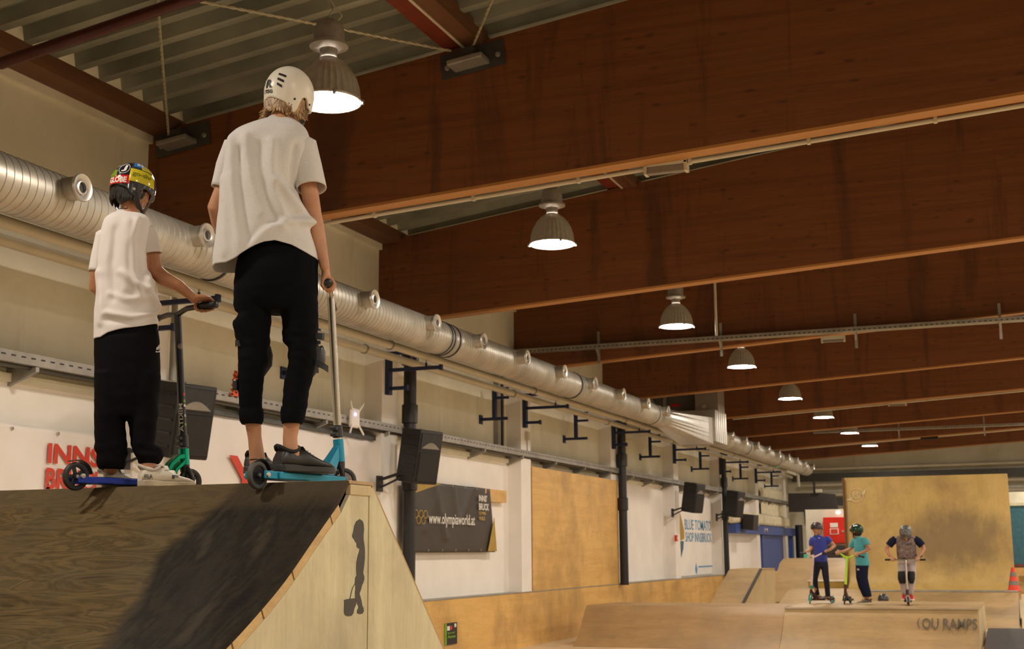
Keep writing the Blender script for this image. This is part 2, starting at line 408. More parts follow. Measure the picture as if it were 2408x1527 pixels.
rope((-4.5,10.1,zr(-4.5)),(-7.45,5.5,zr(-7.45)+.05),'twisted pale rope from the purlin plate towards the upper left corner')
rope((-7.5,10.1,zr(-7.5)-.05),(-4.4,5.5,zr(-4.4)+.02),'thin grey rope hanging down the picture to the plate at the wall')
rope((-4.28,10.1,zr(-4.28)),(-1.2,5.5,zr(-1.2)+.05),'short rope leaving the purlin plate upward to the right')
# dark red sprinkler pipe crossing close under the deck
pA=atX(0,150,-6.9); pB=atY(410,10,pA.y)
t=MB().tube([V(WX,pA.y,5.02-.0),V(pA.x,pA.y,pA.z),V(pB.x,pB.y,pB.z),V(2.,pA.y,pB.z+(2-pB.x)*(pB.z-pA.z)/(pB.x-pA.x))][1:],.045,14).build('oxide_pipe',M_['oxide_dark'],None,True)
tagp(t,'dark red pipe crossing under the ribbed deck at the upper left','pipe')
# conduits hung under the beams, and the emergency fittings on them
def conduit(Y,x0,x1,dz,r,lbl,clips=True,dark=False):
    t=thing('conduit',lbl,'conduit',(0,Y,0))
    f=lambda x:V(x,Y,bot(x)+dz)
    MB().tube([f(x0),f((x0+x1)/2),f(x1)],r,10).build('tube',M_['pipe'],t,True)
    if clips:
        x=x0+.35
        while x<x1:
            MB().bx(x-.013,x+.013,Y-.03,Y+.016,bot(x)+dz-.024,bot(x)-.006).build('clip',M_['pipe'],t); x+=1.0
    return t
conduit(10.50,-7.8,4,-.035,.02,'white conduit slung under the nearest big beam')
conduit(30.55,-6.3,4,-.03,.018,'thin white conduit under the beam just past the ventilation box')
conduit(40.5,-7.4,4,-.03,.018,'farthest thin white conduit, under the seventh beam',False)
def fitting(x,Y,z,L,lbl,m='pipe',s=1.):
    t=thing('emergency_light',lbl,'light fitting',(x,Y,z))
    MB().box((x,Y,z+.0*s),(L,.06*s,.05*s)).build('housing',M_[m],t,bevel=.005)
    MB().box((x,Y-.0,z-.045*s),(L*.86,.045*s,.045*s)).build('diffuser',M_['horn'] if m=='pipe' else M_['black'],t,bevel=.008)
    for q in (-1,1): MB().box((x+q*L*.465,Y,z-.04*s),(L*.07,.06*s,.06*s)).build('end_cap',M_[m],t)
fitting(-2.66,10.50,bot(-2.66)+.0,.38,'white box fitting with a tube cover under the nearest beam',s=1.5)
p=atY(1262+700,793,20.28); fitting(p.x,20.12,4.70,.36,'small white fitting hanging below the grey tray of the third beam')
p=atY(2110,945,30.5); fitting(p.x,30.5,bot(p.x)-.03,.4,'tiny white fitting on the far conduit past the ventilation box')
p=atY(2185,1026,40.4); fitting(p.x,40.4,bot(p.x)-.03,.5,'tiny dark fitting on the farthest conduit','black')
def ceiling_tray(Y,z,x0,x1,lbl,hang,r=1):
    t=thing('cable_tray',lbl,'cable tray',(0,Y,z))
    mb=MB(); mb.bx(x0,x1,Y-.11,Y-.10,z,z+.055); mb.bx(x0,x1,Y-.11,Y+.1,z-.006,z); mb.bx(x0,x1,Y+.09,Y+.1,z,z+.055)
    mb.build('tray',M_['tray'],t)
    mb=MB(); x=x0
    while x<x1: mb.bx(x,x+.03,Y-.112,Y-.109,z+.004,z+.02); x+=.075
    tagp(mb.build('slots',M_['dark_in'],t),kind='stuff')
    for x in hang:
        MB().bx(x-.02,x+.02,Y+.02,Y+.05,z-.25,z+.28).build('hanger',M_['grey_metal'],t)
        MB().yz([(Y-.12,z-.01),(Y+.03,z-.01),(Y+.03,z-.14)],x-.015,x+.015).build('gusset',M_['tray'],t)
ceiling_tray(20.14,4.78,WX,4,'grey perforated cable tray crossing in front of the third beam',[-6.33,-4.3,-2.22,-.15])
ceiling_tray(38.6,4.86,-5.6,4,'faint far cable tray crossing in front of the seventh beam',[-3.2,-.9])
tagp(MB().tube([(-3.79,17.5,4.42),(-3.79,17.5,6.24)],.018).build('drop_rod',M_['pipe'],None,True),'thin pale rod dropping between the second and the third beam','rod')
# ------------------------------------------------------------------ pendant lamps
def make_lamp(P,lbl,scale=1.):
    t=thing('pendant_lamp',lbl,'lamp',P,'pendant lamps in a row')
    n=96
    pr=[(.240,0),(.243,.012),(.232,.03),(.225,.10),(.205,.17),(.17,.235),(.125,.29),(.075,.325),(.062,.335)]
    MB().lathe(pr,P,n=n,rib=.02,nr=32).build('reflector',M_['reflector'],t,True)
    o=t.children[0] if t.children else None
    MB().lathe([(.236,-.004),(.246,-.004),(.248,.008),(.240,.014)],P,n=48).build('rim',M_['reflector'],t,True)
    MB().lathe([(.0001,.004),(.15,.0045),(.236,.006)],P,n=48).build('lamp_glass',LAMP,t,label='glowing white lamp glass')
    MB().lathe([(.06,.33),(.062,.36),(.066,.40),(.11,.41),(.142,.42),(.142,.44),(.10,.45)],P,n=40).build('collar',M_['lampshell'],t,True)
    MB().lathe([(.10,.445),(.112,.45),(.114,.52),(.108,.56),(.09,.60),(.055,.625),(.02,.635),(.0001,.636)],P,n=40).build('ballast_housing',M_['lampshell'],t,True)
    MB().tube([P+V(0,0,.63),P+V(.0,0,.67),P+V(.03,0,.70),P+V(.02,0,.74),P+V(0,0,.75)],.006,8).build('hook',M_['grey_metal'],t,True)
    for a in (20,200,310):
        d=V(math.cos(math.radians(a)),math.sin(math.radians(a)),0)
        MB().box(P+d*.25+V(0,0,-.006),(.02,.02,.035)).build('rim_clip',M_['grey_metal'],t)
    MB().tube([P+V(0,0,.74),V(P.x,P.y,top(P.x)+.1)],.006,6).build('suspension_cable',M_['cable'],t)
    MB().tube([P+V(.05,.02,.61),P+V(.09,.03,.66),P+V(.04,.02,.72),P+V(.01,0,.78)],.005,6).build('flex',M_['pipe'],t,True)
    return t
lampP=[at(x,y,0,-4.506) for x,y in [(771,240),(1299,575),(1591,768),(1744,863),(1858,938),(1936.5,982),(1998,1019),(2045,1049)]]
ll=['largest pendant lamp, half hidden behind the white helmet','second pendant lamp, alone in front of the second beam','third lamp of the row, just above the grey cable tray','fourth lamp of the row, its dome hanging below the third beam','fifth lamp of the row, a small dome over the ventilation box','sixth lamp, only its lower dome showing under a beam','seventh lamp, a glowing sliver in the distance','farthest glowing lamp of the row']
L0=make_lamp(lampP[0],ll[0])
for i in range(1,8):
    c=dup_tree(L0,lampP[i]-lampP[0]); c['label']=ll[i]
for Y in (2.8,-2.2,-7.2):
    c=dup_tree(L0,V(-4.506,Y,4.72)-lampP[0]); c['label']='ribbed pendant lamp of the same row, behind the camera'
for X in (.9,5.2,9.6,13.9):  # unseen rows added, spaced to fill the shade on the left wall
    for k in range(-2,9):
        c=dup_tree(L0,V(X,7.9+5*k,4.95)-lampP[0]); c['label']='added ribbed pendant lamp in the unseen rows to the right of the view'; c['group']='added fill lamps of the unseen right-hand rows'
# ------------------------------------------------------------------ spiral air duct along the wall
DX,DZ,DR=-6.4,4.03,.197
def duct(name,y0,y1,lbl,noz,straps,grp):
    t=thing(name,lbl,'air duct',(DX,y0,DZ),grp)
    pr=[]; y=y0
    while y<y1:
        pr+=[(DR,y),(DR,y+.062),(DR+.004,y+.0635),(DR+.004,y+.0725),(DR,y+.074)]; y+=.075
    MB().lathe(pr,(DX,0,DZ),(0,1,0),40).build('spiral_tube',M_['zinc'],t,True)
    for y in noz:
        n0=MB().lathe([(.088,.15),(.088,.30)],(DX,y,DZ+.05),(1,-.0,.0),28).build('nozzle',M_['zinc'],t,True)
        MB().lathe([(.098,.285),(.104,.30),(.098,.312),(.062,.30),(.052,.285)],(DX,y,DZ+.05),(1,0,0),28).build('rim',M_['zinc_ring'],n0,True)
        MB().lathe([(.052,.27),(.05,.305),(.040,.308),(.037,.27)],(DX,y,DZ+.05),(1,0,0),24).build('inner_ring',M_['zinc_ring'],n0,True)
        MB().lathe([(.0001,.285),(.055,.285)],(DX,y,DZ+.05),(1,0,0),20).build('opening',M_['dark_in'],n0)
        MB().box((DX+.14,y,DZ-.07),(.03,.21,.05),Matrix.Rotation(.5,3,'Y')).build('saddle',M_['zinc_ring'],n0)
    for y in straps:
        MB().lathe([(DR+.004,y-.012),(DR+.012,y-.012),(DR+.012,y+.012),(DR+.004,y+.012)],(DX,0,DZ),(0,1,0),40).build('joint_band',M_['black'],t,True)
    return t
nz=[7.24,8.78,10.27,11.76,13.31,14.70,16.22,17.77,19.23,20.78,22.32,23.72]
duct('spiral_duct',5.2,24.3,'long shiny spiral duct with round nozzles, along the wall up to the ventilation box',nz,[9.3,13.98,14.06,14.22,18.9,23.5],'spiral ducts')
duct('spiral_duct',28.5,42.2,'far stretch of spiral duct between the ventilation box and the end wall',[29.6+1.52*i for i in range(9)],[32.2,36.6,40.9],'spiral ducts')
# ventilation box
t=thing('ventilation_box','pale sheet-metal ventilation box with a dark grey unit, where the duct is interrupted','ventilation unit',(DX,27,DZ))
c0=[V(DX+DR*1.0*math.cos(2*PI*k/24),24.3,DZ+DR*math.sin(2*PI*k/24)) for k in range(24)]
def sq(y,hw,z0,z1,n=24):
    out=[]
    for k in range(n):
        a=2*PI*k/n; ca,sa=math.cos(a),math.sin(a); m=max(abs(ca),abs(sa)); out.append(V(DX+hw*ca/m,y,(z0+z1)/2+(z1-z0)/2*sa/m))
    return out
mb=MB(); mb.rings([c0,sq(27.2,.36,3.72,4.28)],(False,True)); mb.build('transition',M_['zinc_ring'],t)
mb=MB(); mb.bx(DX-.5,DX+.42,27.2,28.3,3.78,4.45)
for i in range(5): mb.bx(DX-.51,DX+.43,27.3+i*.2,27.36+i*.2,3.77,4.46)
mb.build('plenum',M_['zinc_ring'],t)
MB().bx(DX-.1,DX+.40,27.6,28.25,4.45,6.0).build('riser',M_['zinc_ring'],t)
MB().bx(-7.6,DX+.1,27.9,28.2,4.3,5.8).build('fan_unit',plain('grey fan unit',(.15,.145,.135,1),.6),t)
r0,r1=atY(1577,957,27.87),atY(1598,950,27.87)
MB().bx(r0.x,r1.x,27.86,27.9,r0.z,r1.z).build('red_plate',M_['red'],t,label='small red plate')
MB().tube([(-6.33,27.7,5.9),(-6.33,27.7,4.62),(-6.3,27.55,4.55)],.045,12).build('riser_pipe',M_['pipe'],t,True)
MB().bar((-7.75,27.85,5.2),(-7.3,27.85,4.35),.06,.06).build('strut',M_['grey_metal'],t)
MB().bar((-7.22,27.8,4.3),(-7.22,27.8,5.6),.07,.07).build('post',M_['grey_metal'],t)
# ------------------------------------------------------------------ pipes on the wall
def wpipe(X,z,r,y1,lbl,extra=None):
    t=thing('heating_pipe',lbl,'pipe',(X,Y0,z),'cream pipes along the left wall')
    pts=[(X,0,z),(X,y1,z)]+(extra or [])
    MB().tube(pts,r,14).build('tube',M_['pipe'],t,True)
    y=4.
    while y<y1: MB().lathe([(r+.012,0),(r+.012,.03)],(X,y,z),(0,1,0),14,(True,True)).build('clamp',M_['grey_metal'],t); y+=5.
wpipe(-7.05,3.99,.05,44.6,'cream pipe running just under the spiral duct',[(-7.05,44.62,3.6)])
wpipe(-7.40,3.965,.05,45.4,'cream pipe nearer to the wall, lower of the pair')
# end-wall pipes
for z,r,l in ((4.33,.055,'upper cream pipe across the end wall'),(3.76,.06,'middle cream pipe across the end wall'),(3.42,.07,'lower thick cream pipe across the end wall')):
    tagp(MB().tube([(-7.3,47.1,z),(9,47.1,z+.06)],r,12).build('end_wall_pipe',M_['pipe'],None,True),l,'pipe','pipes across the end wall')
for z0,z1,l in ((3.9,4.18,'long dark cable duct between the two upper end-wall pipes'),(3.04,3.28,'dark duct above the hanging slate panel')):
    tagp(MB().bx(-7.7,9,47.2,47.45,z0,z1).build('cable_duct',M_['bracket'],None),l,'cable duct')
tagp(MB().tube([(-7.6,46.4,3.0),(-7.0,46.3,3.0),(-6.9,46.3,3.3)],.13,14).build('bent_duct',M_['zinc'],None,True),'short shiny bent duct in the far left corner','air duct')
# wall tray on consoles
t=thing('wall_tray','long perforated steel tray on consoles along the left wall','cable tray',(WX+.3,Y0,3.05))
mb=MB(); mb.bx(WX+.02,WX+.32,0,46,3.045,3.055); mb.bx(WX+.31,WX+.32,0,46,3.055,3.14); mb.bx(WX+.02,WX+.03,0,46,3.055,3.14)
mb.build('tray',M_['tray'],t)
MB().tube([(WX+.24,0,3.035),(WX+.24,46,3.035)],.022,8).build('cable_bundle',M_['bracket'],t,True)
mb=MB(); y=5.
while y<46: mb.bx(WX+.3205,WX+.3225,y,y+.05,3.095,3.107); y+=.115
tagp(mb.build('slots',M_['dark_in'],t),kind='stuff')
y=6.9
k=0
while y<46:
    MB().prism([(WX,3.04),(WX+.31,3.04),(WX+.31,3.0),(WX+.03,2.90),(WX,2.88)],lambda a,b,t_:V(a,t_,b),y,y+.04).build('console',M_['grey_metal'],t); y+=1.62
# blue pipe brackets
def brkA(Y,lbl):
    X=WX+.25
    t=thing('pipe_bracket',lbl,'wall bracket',(X,Y,3.6),'long blue pipe brackets on the pilasters')
    MB().bx(X,X+.06,Y-.05,Y+.05,3.52,4.08).build('upright',M_['blue'],t)
    for z,L in ((4.06,.40),(3.84,.78),(3.60,.30)):
        o=MB().bx(X+.05,X+L,Y-.022,Y+.022,z-.022,z+.022).build('arm',M_['blue'],t)
        MB().bx(X+L-.02,X+L+.01,Y-.03,Y+.03,z-.035,z+.035).build('end_cap',M_['blue'],o)
    MB().tube([(-7.05,Y,3.86),(-7.05,Y,3.91)],.014,8).build('pin',M_['blue'],t,True)
    MB().tube([(-7.05,Y,3.90),(-7.05,Y,3.945)],.008,8).build('stud',M_['zinc_ring'],t,True)
def brkB(Y,lbl):
    X=WX+.24
    t=thing('pipe_bracket',lbl,'wall bracket',(X,Y,3.6),'short blue pipe brackets between the pilasters')
    MB().bx(X-.03,X+.03,Y-.03,Y+.03,3.54,4.05).build('upright',M_['blue'],t)
    for z in (4.02,3.88): MB().bx(X+.02,X+.24,Y-.02,Y+.02,z-.02,z+.02).build('arm',M_['blue'],t)
    MB().bx(WX+.02,X+.22,Y-.022,Y+.022,3.53,3.575).build('foot_arm',M_['blue'],t)
    MB().bx(WX,WX+.02,Y-.06,Y+.06,3.48,3.62).build('wall_plate',M_['blue'],t)
nA=['behind the small rider, left of his scooter stem','beside the first black downpipe','on the second pilaster, under the duct','beside the second black downpipe','on the pilaster just past the ventilation box start','beside the third black downpipe','on the last pilaster but one, far away']
for i,Y in enumerate((10.05,15.05,20.05,25.05,29.95,34.95,39.95)): brkA(Y,'navy blue bracket with a long arm '+nA[i])
nB=['cut by the left picture edge','between the two riders','left of the second pilaster, standing clear of the wall','between the second pilaster and the second downpipe','just past the second downpipe, below the ventilation box','between the ventilation box and the third downpipe','just past the third downpipe','far away before the end wall']
for i,Y in enumerate((7.4,12.9,18.8,22.8,27.95,32.75,37.8,42.8)): brkB(Y,'short navy blue bracket '+nB[i])
# black downpipes
def downpipe(Y,lbl,zb=.0,r=.085):
    t=thing('downpipe',lbl,'pipe',(WX+.36,Y,0),'black downpipes')
    MB().tube([(WX+.36,Y,zb),(WX+.36,Y,4.02)],r,20).build('tube',M_['black'],t,True)
    MB().lathe([(r,3.95),(r+.03,3.97),(r+.03,4.10),(r-.01,4.12),(.0001,4.12)],(WX+.36,Y,0),n=20).build('top_socket',M_['black'],t,True)
    for z in (3.18,2.3): MB().lathe([(r,z),(r+.022,z+.01),(r+.022,z+.25),(r,z+.26)],(WX+.36,Y,0),n=20).build('collar',M_['black'],t,True)
downpipe(15.52,'thick black downpipe behind the first loudspeaker right of the tall rider',.0)
downpipe(25.33,'black downpipe at the right edge of the tall wood panel',.84)
downpipe(34.95,'far black downpipe left of the blue door bay',.0,.07)
# thin wall details
tagp(MB().tube([(WX+.28,10.42,3.15),(WX+.28,10.42,4.0)],.03,10).build('riser_pipe',M_['grey_metal'],None,True),'short grey riser pipe behind the black scooter stem','pipe')
t=thing('cable_duct','vertical grey cable duct on the wall before the second pilaster','cable duct',(WX,19.0,0))
MB().bx(WX,WX+.08,19.35,19.47,3.1,4.4).build('trunking',M_['grey_metal'],t); MB().bx(WX,WX+.09,19.52,19.58,3.1,4.4).build('trunking',M_['bracket'],t)
tagp(MB().bx(WX,WX+.07,26.1,26.2,3.12,3.86).build('cable_duct',M_['grey_metal'],None),'short vertical duct between the second downpipe and the next bracket','cable duct')
t=thing('sensor','small white sensor box on the second pilaster','sensor',(WX+.25,20.3,3.35))
MB().bx(WX+.25,WX+.31,20.1,20.2,3.32,3.46).build('body',M_['pipe'],t); MB().tube([(WX+.27,20.15,3.32),(WX+.27,20.17,3.1),(WX+.27,20.22,3.05)],.006,6).build('wire',M_['bracket'],t,True)
t=thing('access_point','white router with four stick aerials and a blue light on the wall tray','wifi router',(-7.5,14.03,3.15))
MB().box((-7.52,14.0,3.12),(.06,.22,.24)).build('body',M_['banner'],t,bevel=.03)
for sy in (-1,1):
    for sz in (-1,1): MB().tube([(-7.5,14.0+sy*.08,3.12+sz*.08),(-7.48,14.0+sy*.17,3.12+sz*.19)],.012,8,True).build('aerial',M_['banner'],t,True)
MB().ell((-7.485,13.97,3.16),(.012,.016,.016),10,8).build('light',M_['led'],t)
# orange lattice toy
t=thing('lattice_figure','orange perforated lattice piece stuck on the tray left of the tall rider','ornament',(-7.55,11.45,3.14))
mb=MB()
for i in range(5):
    z0=3.12+i*.05; w=.17-.025*i
    mb.bar((-7.53,11.43-w/2,z0),(-7.53,11.43+w/2-.02,z0+.05),.02,.02); mb.bar((-7.53,11.43+w/2,z0),(-7.53,11.43-w/2+.02,z0+.05),.02,.02); mb.bar((-7.53,11.43-w/2,z0),(-7.53,11.43+w/2,z0),.02,.02)
mb.build('lattice',M_['orange'],t)
# ------------------------------------------------------------------ loudspeakers
def speaker(Y,lbl,s=1.,X=-7.17,z=2.715):
    t=thing('loudspeaker',lbl,'loudspeaker',(X,Y,z),'tilted black loudspeakers on the wall')
    R=Matrix.Rotation(-.26,3,'Z')@Matrix.Rotation(.17,3,'Y'); f=lambda a,b,c:V(X,Y,z)+R@V(a*s,b*s,c*s)
    H=.34
    def ring(zz,k): return [f(-.19*k,-.17,zz),f(.17*k,-.225,zz),f(.17*k,.225,zz),f(-.19*k,.17,zz)]
    mb=MB(); mb.rings([ring(-H,.95),ring(-H+.03,1),ring(H-.03,1),ring(H,.95)]); mb.build('cabinet',M_['box'],t,bevel=.01*s)
    for i in range(5):
        zz=-.24+i*.12; mb=MB(); mb.rings([[f(-.12,-.180-.012,zz-.008),f(.14,-.222-.012,zz-.008),f(.14,-.222-.012,zz+.008),f(-.12,-.180-.012,zz+.008)],[f(-.12,-.175,zz-.008),f(.14,-.215,zz-.008),f(.14,-.215,zz+.008),f(-.12,-.175,zz+.008)]]); mb.build('side_rib',M_['black'],t)
    mb=MB(); mb.rings([[f(.172,-.20,-.31),f(.172,.20,-.31),f(.172,.20,.07),f(.172,-.20,.07)],[f(.19,-.19,-.30),f(.19,.19,-.30),f(.19,.19,.06),f(.19,-.19,.06)]]); mb.build('grille',M_['grille'],t)
    # horn: flat dark throat, light on its lower lip painted as a pale crescent
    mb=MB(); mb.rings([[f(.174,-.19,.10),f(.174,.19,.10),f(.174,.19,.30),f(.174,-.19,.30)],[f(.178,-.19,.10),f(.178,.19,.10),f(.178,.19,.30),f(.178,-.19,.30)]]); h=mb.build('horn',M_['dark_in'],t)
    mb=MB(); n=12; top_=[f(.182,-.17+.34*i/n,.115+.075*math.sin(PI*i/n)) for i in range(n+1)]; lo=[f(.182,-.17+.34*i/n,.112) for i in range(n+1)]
    mb.rings([lo,top_],(False,False),closed=False); mb.build('horn_lip_light',M_['horn'],h)
    MB().lathe([(.022,0),(.022,.015)],f(.0,0,H),R@V(0,0,1),10,(True,True)).build('eyelet',M_['grey_metal'],t)
    # mount
    mt=MB().bx(WX+.24,WX+.27,Y-.30,Y-.16,z-.45,z-.25).build('wall_plate',M_['black'],t)
    MB().tube([(WX+.26,Y-.23,z-.30),(X-.15,Y-.1,z-.2)],.02,8).build('swivel_arm',M_['black'],t,True)
    MB().tube([(WX+.26,Y-.23,z-.40),(X-.13,Y-.1,z-.24)],.014,8).build('swivel_arm',M_['black'],t,True)
    return t
speaker(10.02,'largest loudspeaker, right behind the small rider\'s scooter stem')
speaker(15.1,'tilted loudspeaker in front of the first black downpipe')
speaker(29.95,'loudspeaker above the blue lettering on the white wall')
speaker(34.6,'farther loudspeaker at the third downpipe')
t=thing('small_loudspeaker','small plain dark loudspeaker above the blue door lintel','loudspeaker',(-7.2,37.6,2.27))
MB().box((-7.35,37.6,2.29),(.32,.7,.44),Matrix.Rotation(.1,3,'Y')).build('cabinet',M_['slate'],t,bevel=.02)
MB().tube([(WX+.0,37.6,2.34),(-7.45,37.6,2.34)],.03,8).build('wall_arm',M_['black'],t)
# ------------------------------------------------------------------ wood lining of the lower wall
t=thing('wood_lining','varnished fir sheet lining along the foot of the left wall','wall lining',(WX+.1,10,0))
MB().bx(WX+.255,WX+.275,5,36.4,0,.85).build('sheet',M_['panel'],t)
MB().bx(WX+.0,WX+.28,5,36.42,.85,.865).build('cap_strip',M_['grey_metal'],t)
t=thing('tall_wood_panel','tall varnished fir panel rising from the lining to the cable tray','wall panel',(WX+.25,22.8,0))
MB().bx(WX+.255,WX+.275,20.385,25.25,.866,2.90).build('sheet',M_['panel'],t)
MB().bx(WX+.12,WX+.252,20.385,20.41,.866,2.90).build('edge_batten',M_['edge_beam'],t,label='darker brown edge batten')
# ------------------------------------------------------------------ banners
def cloth_panel(name,y0,y1,z0,z1,x,mat,parent,folds,shape=None):
    ny,nz=60,30; mb=MB(); rs=[]
    for j in range(nz+1):
        r=[]
        for i in range(ny+1):
            u=i/ny; v=j/nz; y=y0+(y1-y0)*u; z=z0+(z1-z0)*v
            if shape: y,z=shape(u,v,y,z)
            d=0
            for (u0,v0,u1,v1,a,w) in folds:
                L=math.hypot(u1-u0,v1-v0); tt=max(0,min(1,((u-u0)*(u1-u0)+(v-v0)*(v1-v0))/L**2)); dd=math.hypot(u-u0-tt*(u1-u0),v-v0-tt*(v1-v0)); d+=a*math.exp(-(dd/w)**2)
            r.append(V(x+d+.006*math.sin(u*PI*8)*(v**2),y,z))
        rs.append(r)
    mb.rings(rs,(False,False),closed=False); o=mb.build(name,mat,parent,True,fix=False)
    m=o.modifiers.new('s','SOLIDIFY'); m.thickness=.003; return o
def eyelets(parent,pts):
    for p in pts: MB().lathe([(.008,.0),(.016,.002),(.016,.004),(.008,.006)],p,(1,0,0),10).build('eyelet',M_['grey_metal'],parent)
def wall_text(s,y0,y1,z0,z1,x,mat,parent,**k): return text_on('lettering',s,flat((x,y0,z0),(0,y1-y0,0),(0,0,z1-z0)),mat,parent,**k)
b=thing('banner','white vinyl banner with red two-line lettering at the left edge','banner',(WX+.2,8,2))
cloth_panel('sheet',5.9,9.95,1.5,2.57,WX+.15,M_['banner'],b,[(.60,1,.70,.3,.03,.03),(.60,1,.66,.1,-.03,.03),(.62,1.,.80,.82,.012,.02)])
eyelets(b,[(WX+.165,8.45,2.53),(WX+.165,9.0,2.53),(WX+.165,9.5,2.53)])
wall_text("INNS'",8.88,9.62,2.27,2.45,WX+.172,M_['txt_red'],b,bold=.03)
wall_text("BRUCK",8.87,9.66,2.05,2.235,WX+.172,M_['txt_red'],b,bold=.03)
b=thing('banner','larger white banner behind both scooters, framed dark at the top and right','banner',(WX+.2,13,2))
cloth_panel('sheet',10.75,14.95,.9,2.93,WX+.13,M_['banner'],b,[(.1,1,.2,.2,.012,.03),(.55,.95,.75,.3,.025,.04),(.95,1,.8,.5,.02,.02),(.7,1,.72,.5,.012,.02)])
MB().bx(WX+.12,WX+.17,10.7,15.0,2.92,2.99).build('frame_rail',M_['bracket'],b); MB().bx(WX+.12,WX+.17,14.94,15.02,.9,2.96).build('frame_post',M_['bracket'],b)
wall_text("Y",11.62,12.25,2.02,2.52,WX+.160,M_['txt_red'],b,bold=.02)
b=thing('banner','dark brown and gold banner with white web address, below the first downpipe speaker','banner',(WX+.1,17.5,2))
dsh=lambda u,v,y,z:(y-.16*(1-0)*(1-v)*0+.0,z+.02*math.sin(u*PI)*(-1 if v<.5 else .6)*0)
cloth_panel('sheet',15.85,19.09,1.50,2.47,WX+.125,M_['banner_dark'],b,[(.3,1,.42,.2,.02,.03),(.5,1,.55,.5,.015,.03),(.75,1,.6,.5,.02,.03),(.35,1,.2,.3,.012,.03)],
   lambda u,v,y,z:(y-(.0 if u<.5 else (u-.5)*2*.21*v),z))
X1=WX+.15
MB().prism([(15.86,2.25),(15.86,2.465),(17.0,2.465)],lambda a,c,t_:V(t_,a,c),X1+.0,X1+.004).build('gold_corner',M_['gold'],b)
g_=[atX(x_,y_,WX+.15) for x_,y_ in ((1147,1297),(1168,1297),(1162,1218))]
MB().prism([(q_.y,q_.z) for q_ in g_],lambda a,c,t_:V(t_,a,c),X1+.0,X1+.004).build('gold_corner',M_['gold'],b)
wall_text("www.olympiaworld.at",16.56,18.2,1.85,2.05,X1+.008,M_['txt_white'],b,bold=.012)
for i,(yy,zz) in enumerate(((16.16,2.02),(16.31,2.02),(16.46,2.02),(16.235,1.94),(16.385,1.94))):
    MB().tube([V(X1+.008,yy+.062*math.cos(a*PI/12),zz+.052*math.sin(a*PI/12)) for a in range(25)],.0055,6).build('ring_mark',M_['txt_gold'],b)
wall_text("INNS'",18.36,18.68,2.26,2.36,X1+.008,M_['txt_white'],b,bold=.03)
wall_text("BRUCK",18.36,18.76,2.13,2.235,X1+.008,M_['txt_white'],b,bold=.03)
wall_text("OLYMPIA",18.36,18.64,2.06,2.11,X1+.008,M_['txt_gold'],b,bold=.02)
wall_text("WORLD",18.36,18.60,1.98,2.035,X1+.008,M_['txt_gold'],b,bold=.02)
eyelets(b,[(X1,16.1+.47*i,1.53) for i in range(6)]+[(X1,16.95+.45*i,2.45) for i in range(5)])
tagp(MB().bx(WX+.02,WX+.12,18.7,19.60,2.28,2.47).build('wood_board',M_['panel'],None,bevel=.004),'short pale wooden board behind the top corner of the dark banner','board')
t=thing('notice_sign','small black and green notice on the wood lining','sign',(WX+.11,17.4,.36))
MB().bx(WX+.276,WX+.290,16.85,17.24,.235,.53).build('plate',M_['txt_black'],t)
MB().bx(WX+.276,WX+.293,16.83,16.87,.235,.53).build('green_edge',M_['txt_green'],t)
NX=WX+.295
wall_text("Sport und",16.90,17.14,.375,.412,NX,M_['txt_green'],t,bold=.03); wall_text("Abenteuer",16.90,17.185,.325,.365,NX,M_['txt_green'],t,bold=.03)
MB().bx(NX-.005,NX-.001,16.89,16.98,.43,.49).build('white_field',M_['txt_white'],t); MB().bx(NX-.005,NX-.001,17.0,17.06,.44,.49).build('red_field',M_['txt_red'],t); MB().bx(NX-.005,NX-.001,17.14,17.20,.465,.515).build('white_field',M_['txt_white'],t)
# ------------------------------------------------------------------ painted sign and door bay farther down
t=thing('wall_sign','white sign board with blue two-line shop lettering beyond the second downpipe','sign',(WX,32,1.7))
MB().bx(WX+.022,WX+.05,30.4,34.55,.9,2.85).build('board',M_['white'],t)
SX=WX+.055
def pxbox(x0,y0,x1,y1):
    a,b=atX(x0,(y0+y1)/2,SX),atX(x1,(y0+y1)/2,SX); return a.y,b.y,atX(x0,y1,SX).z,atX(x0,y0,SX).z
wall_text("BLUE TOMATO",*pxbox(1610,1221,1672,1246),SX,M_['txt_blue'],t,bold=.008)
wall_text("SHOP INNSBRUCK",*pxbox(1612,1252,1673,1275),SX,M_['txt_blue'],t,bold=.008)
pl_=lambda pts:[(atX(x,y,SX).y,atX(x,y,SX).z) for x,y in pts]
MB().prism(pl_([(1599,1206),(1604,1225),(1609,1250),(1609,1268),(1599,1272)]),lambda a,c,t_:V(t_,a,c),WX+.05,WX+.056).build('gold_leaf',M_['gold'],t)
MB().prism(pl_([(1600,1273),(1608,1273),(1607,1290),(1602,1312)]),lambda a,c,t_:V(t_,a,c),WX+.05,WX+.056).build('teal_leaf',M_['tealglass'],t)
MB().prism(pl_([(1637,1350),(1635,1338),(1637,1325),(1640,1338),(1639,1350)]),lambda a,c,t_:V(t_,a,c),WX+.05,WX+.056).build('blue_emblem',M_['txt_blue'],t)
q0_=pxbox(1643,1332,1675,1335)
MB().bx(WX+.05,WX+.056,q0_[0],q0_[1],q0_[2],q0_[3]).build('fine_print_rule',M_['txt_blue'],t)
t=thing('alarm_button','tiny red call point beside the blue lettering','alarm',(WX+.25,29.95,1.8)); MB().bx(WX+.25,WX+.30,29.85,29.97,1.72,1.86).build('box',M_['red'],t); MB().bx(WX+.30,WX+.305,29.88,29.94,1.76,1.82).build('button',M_['txt_white'],t)
t=thing('roller_shutter','blue door with a long blue lintel at the far end of the left wall','door',(WX,43,0))
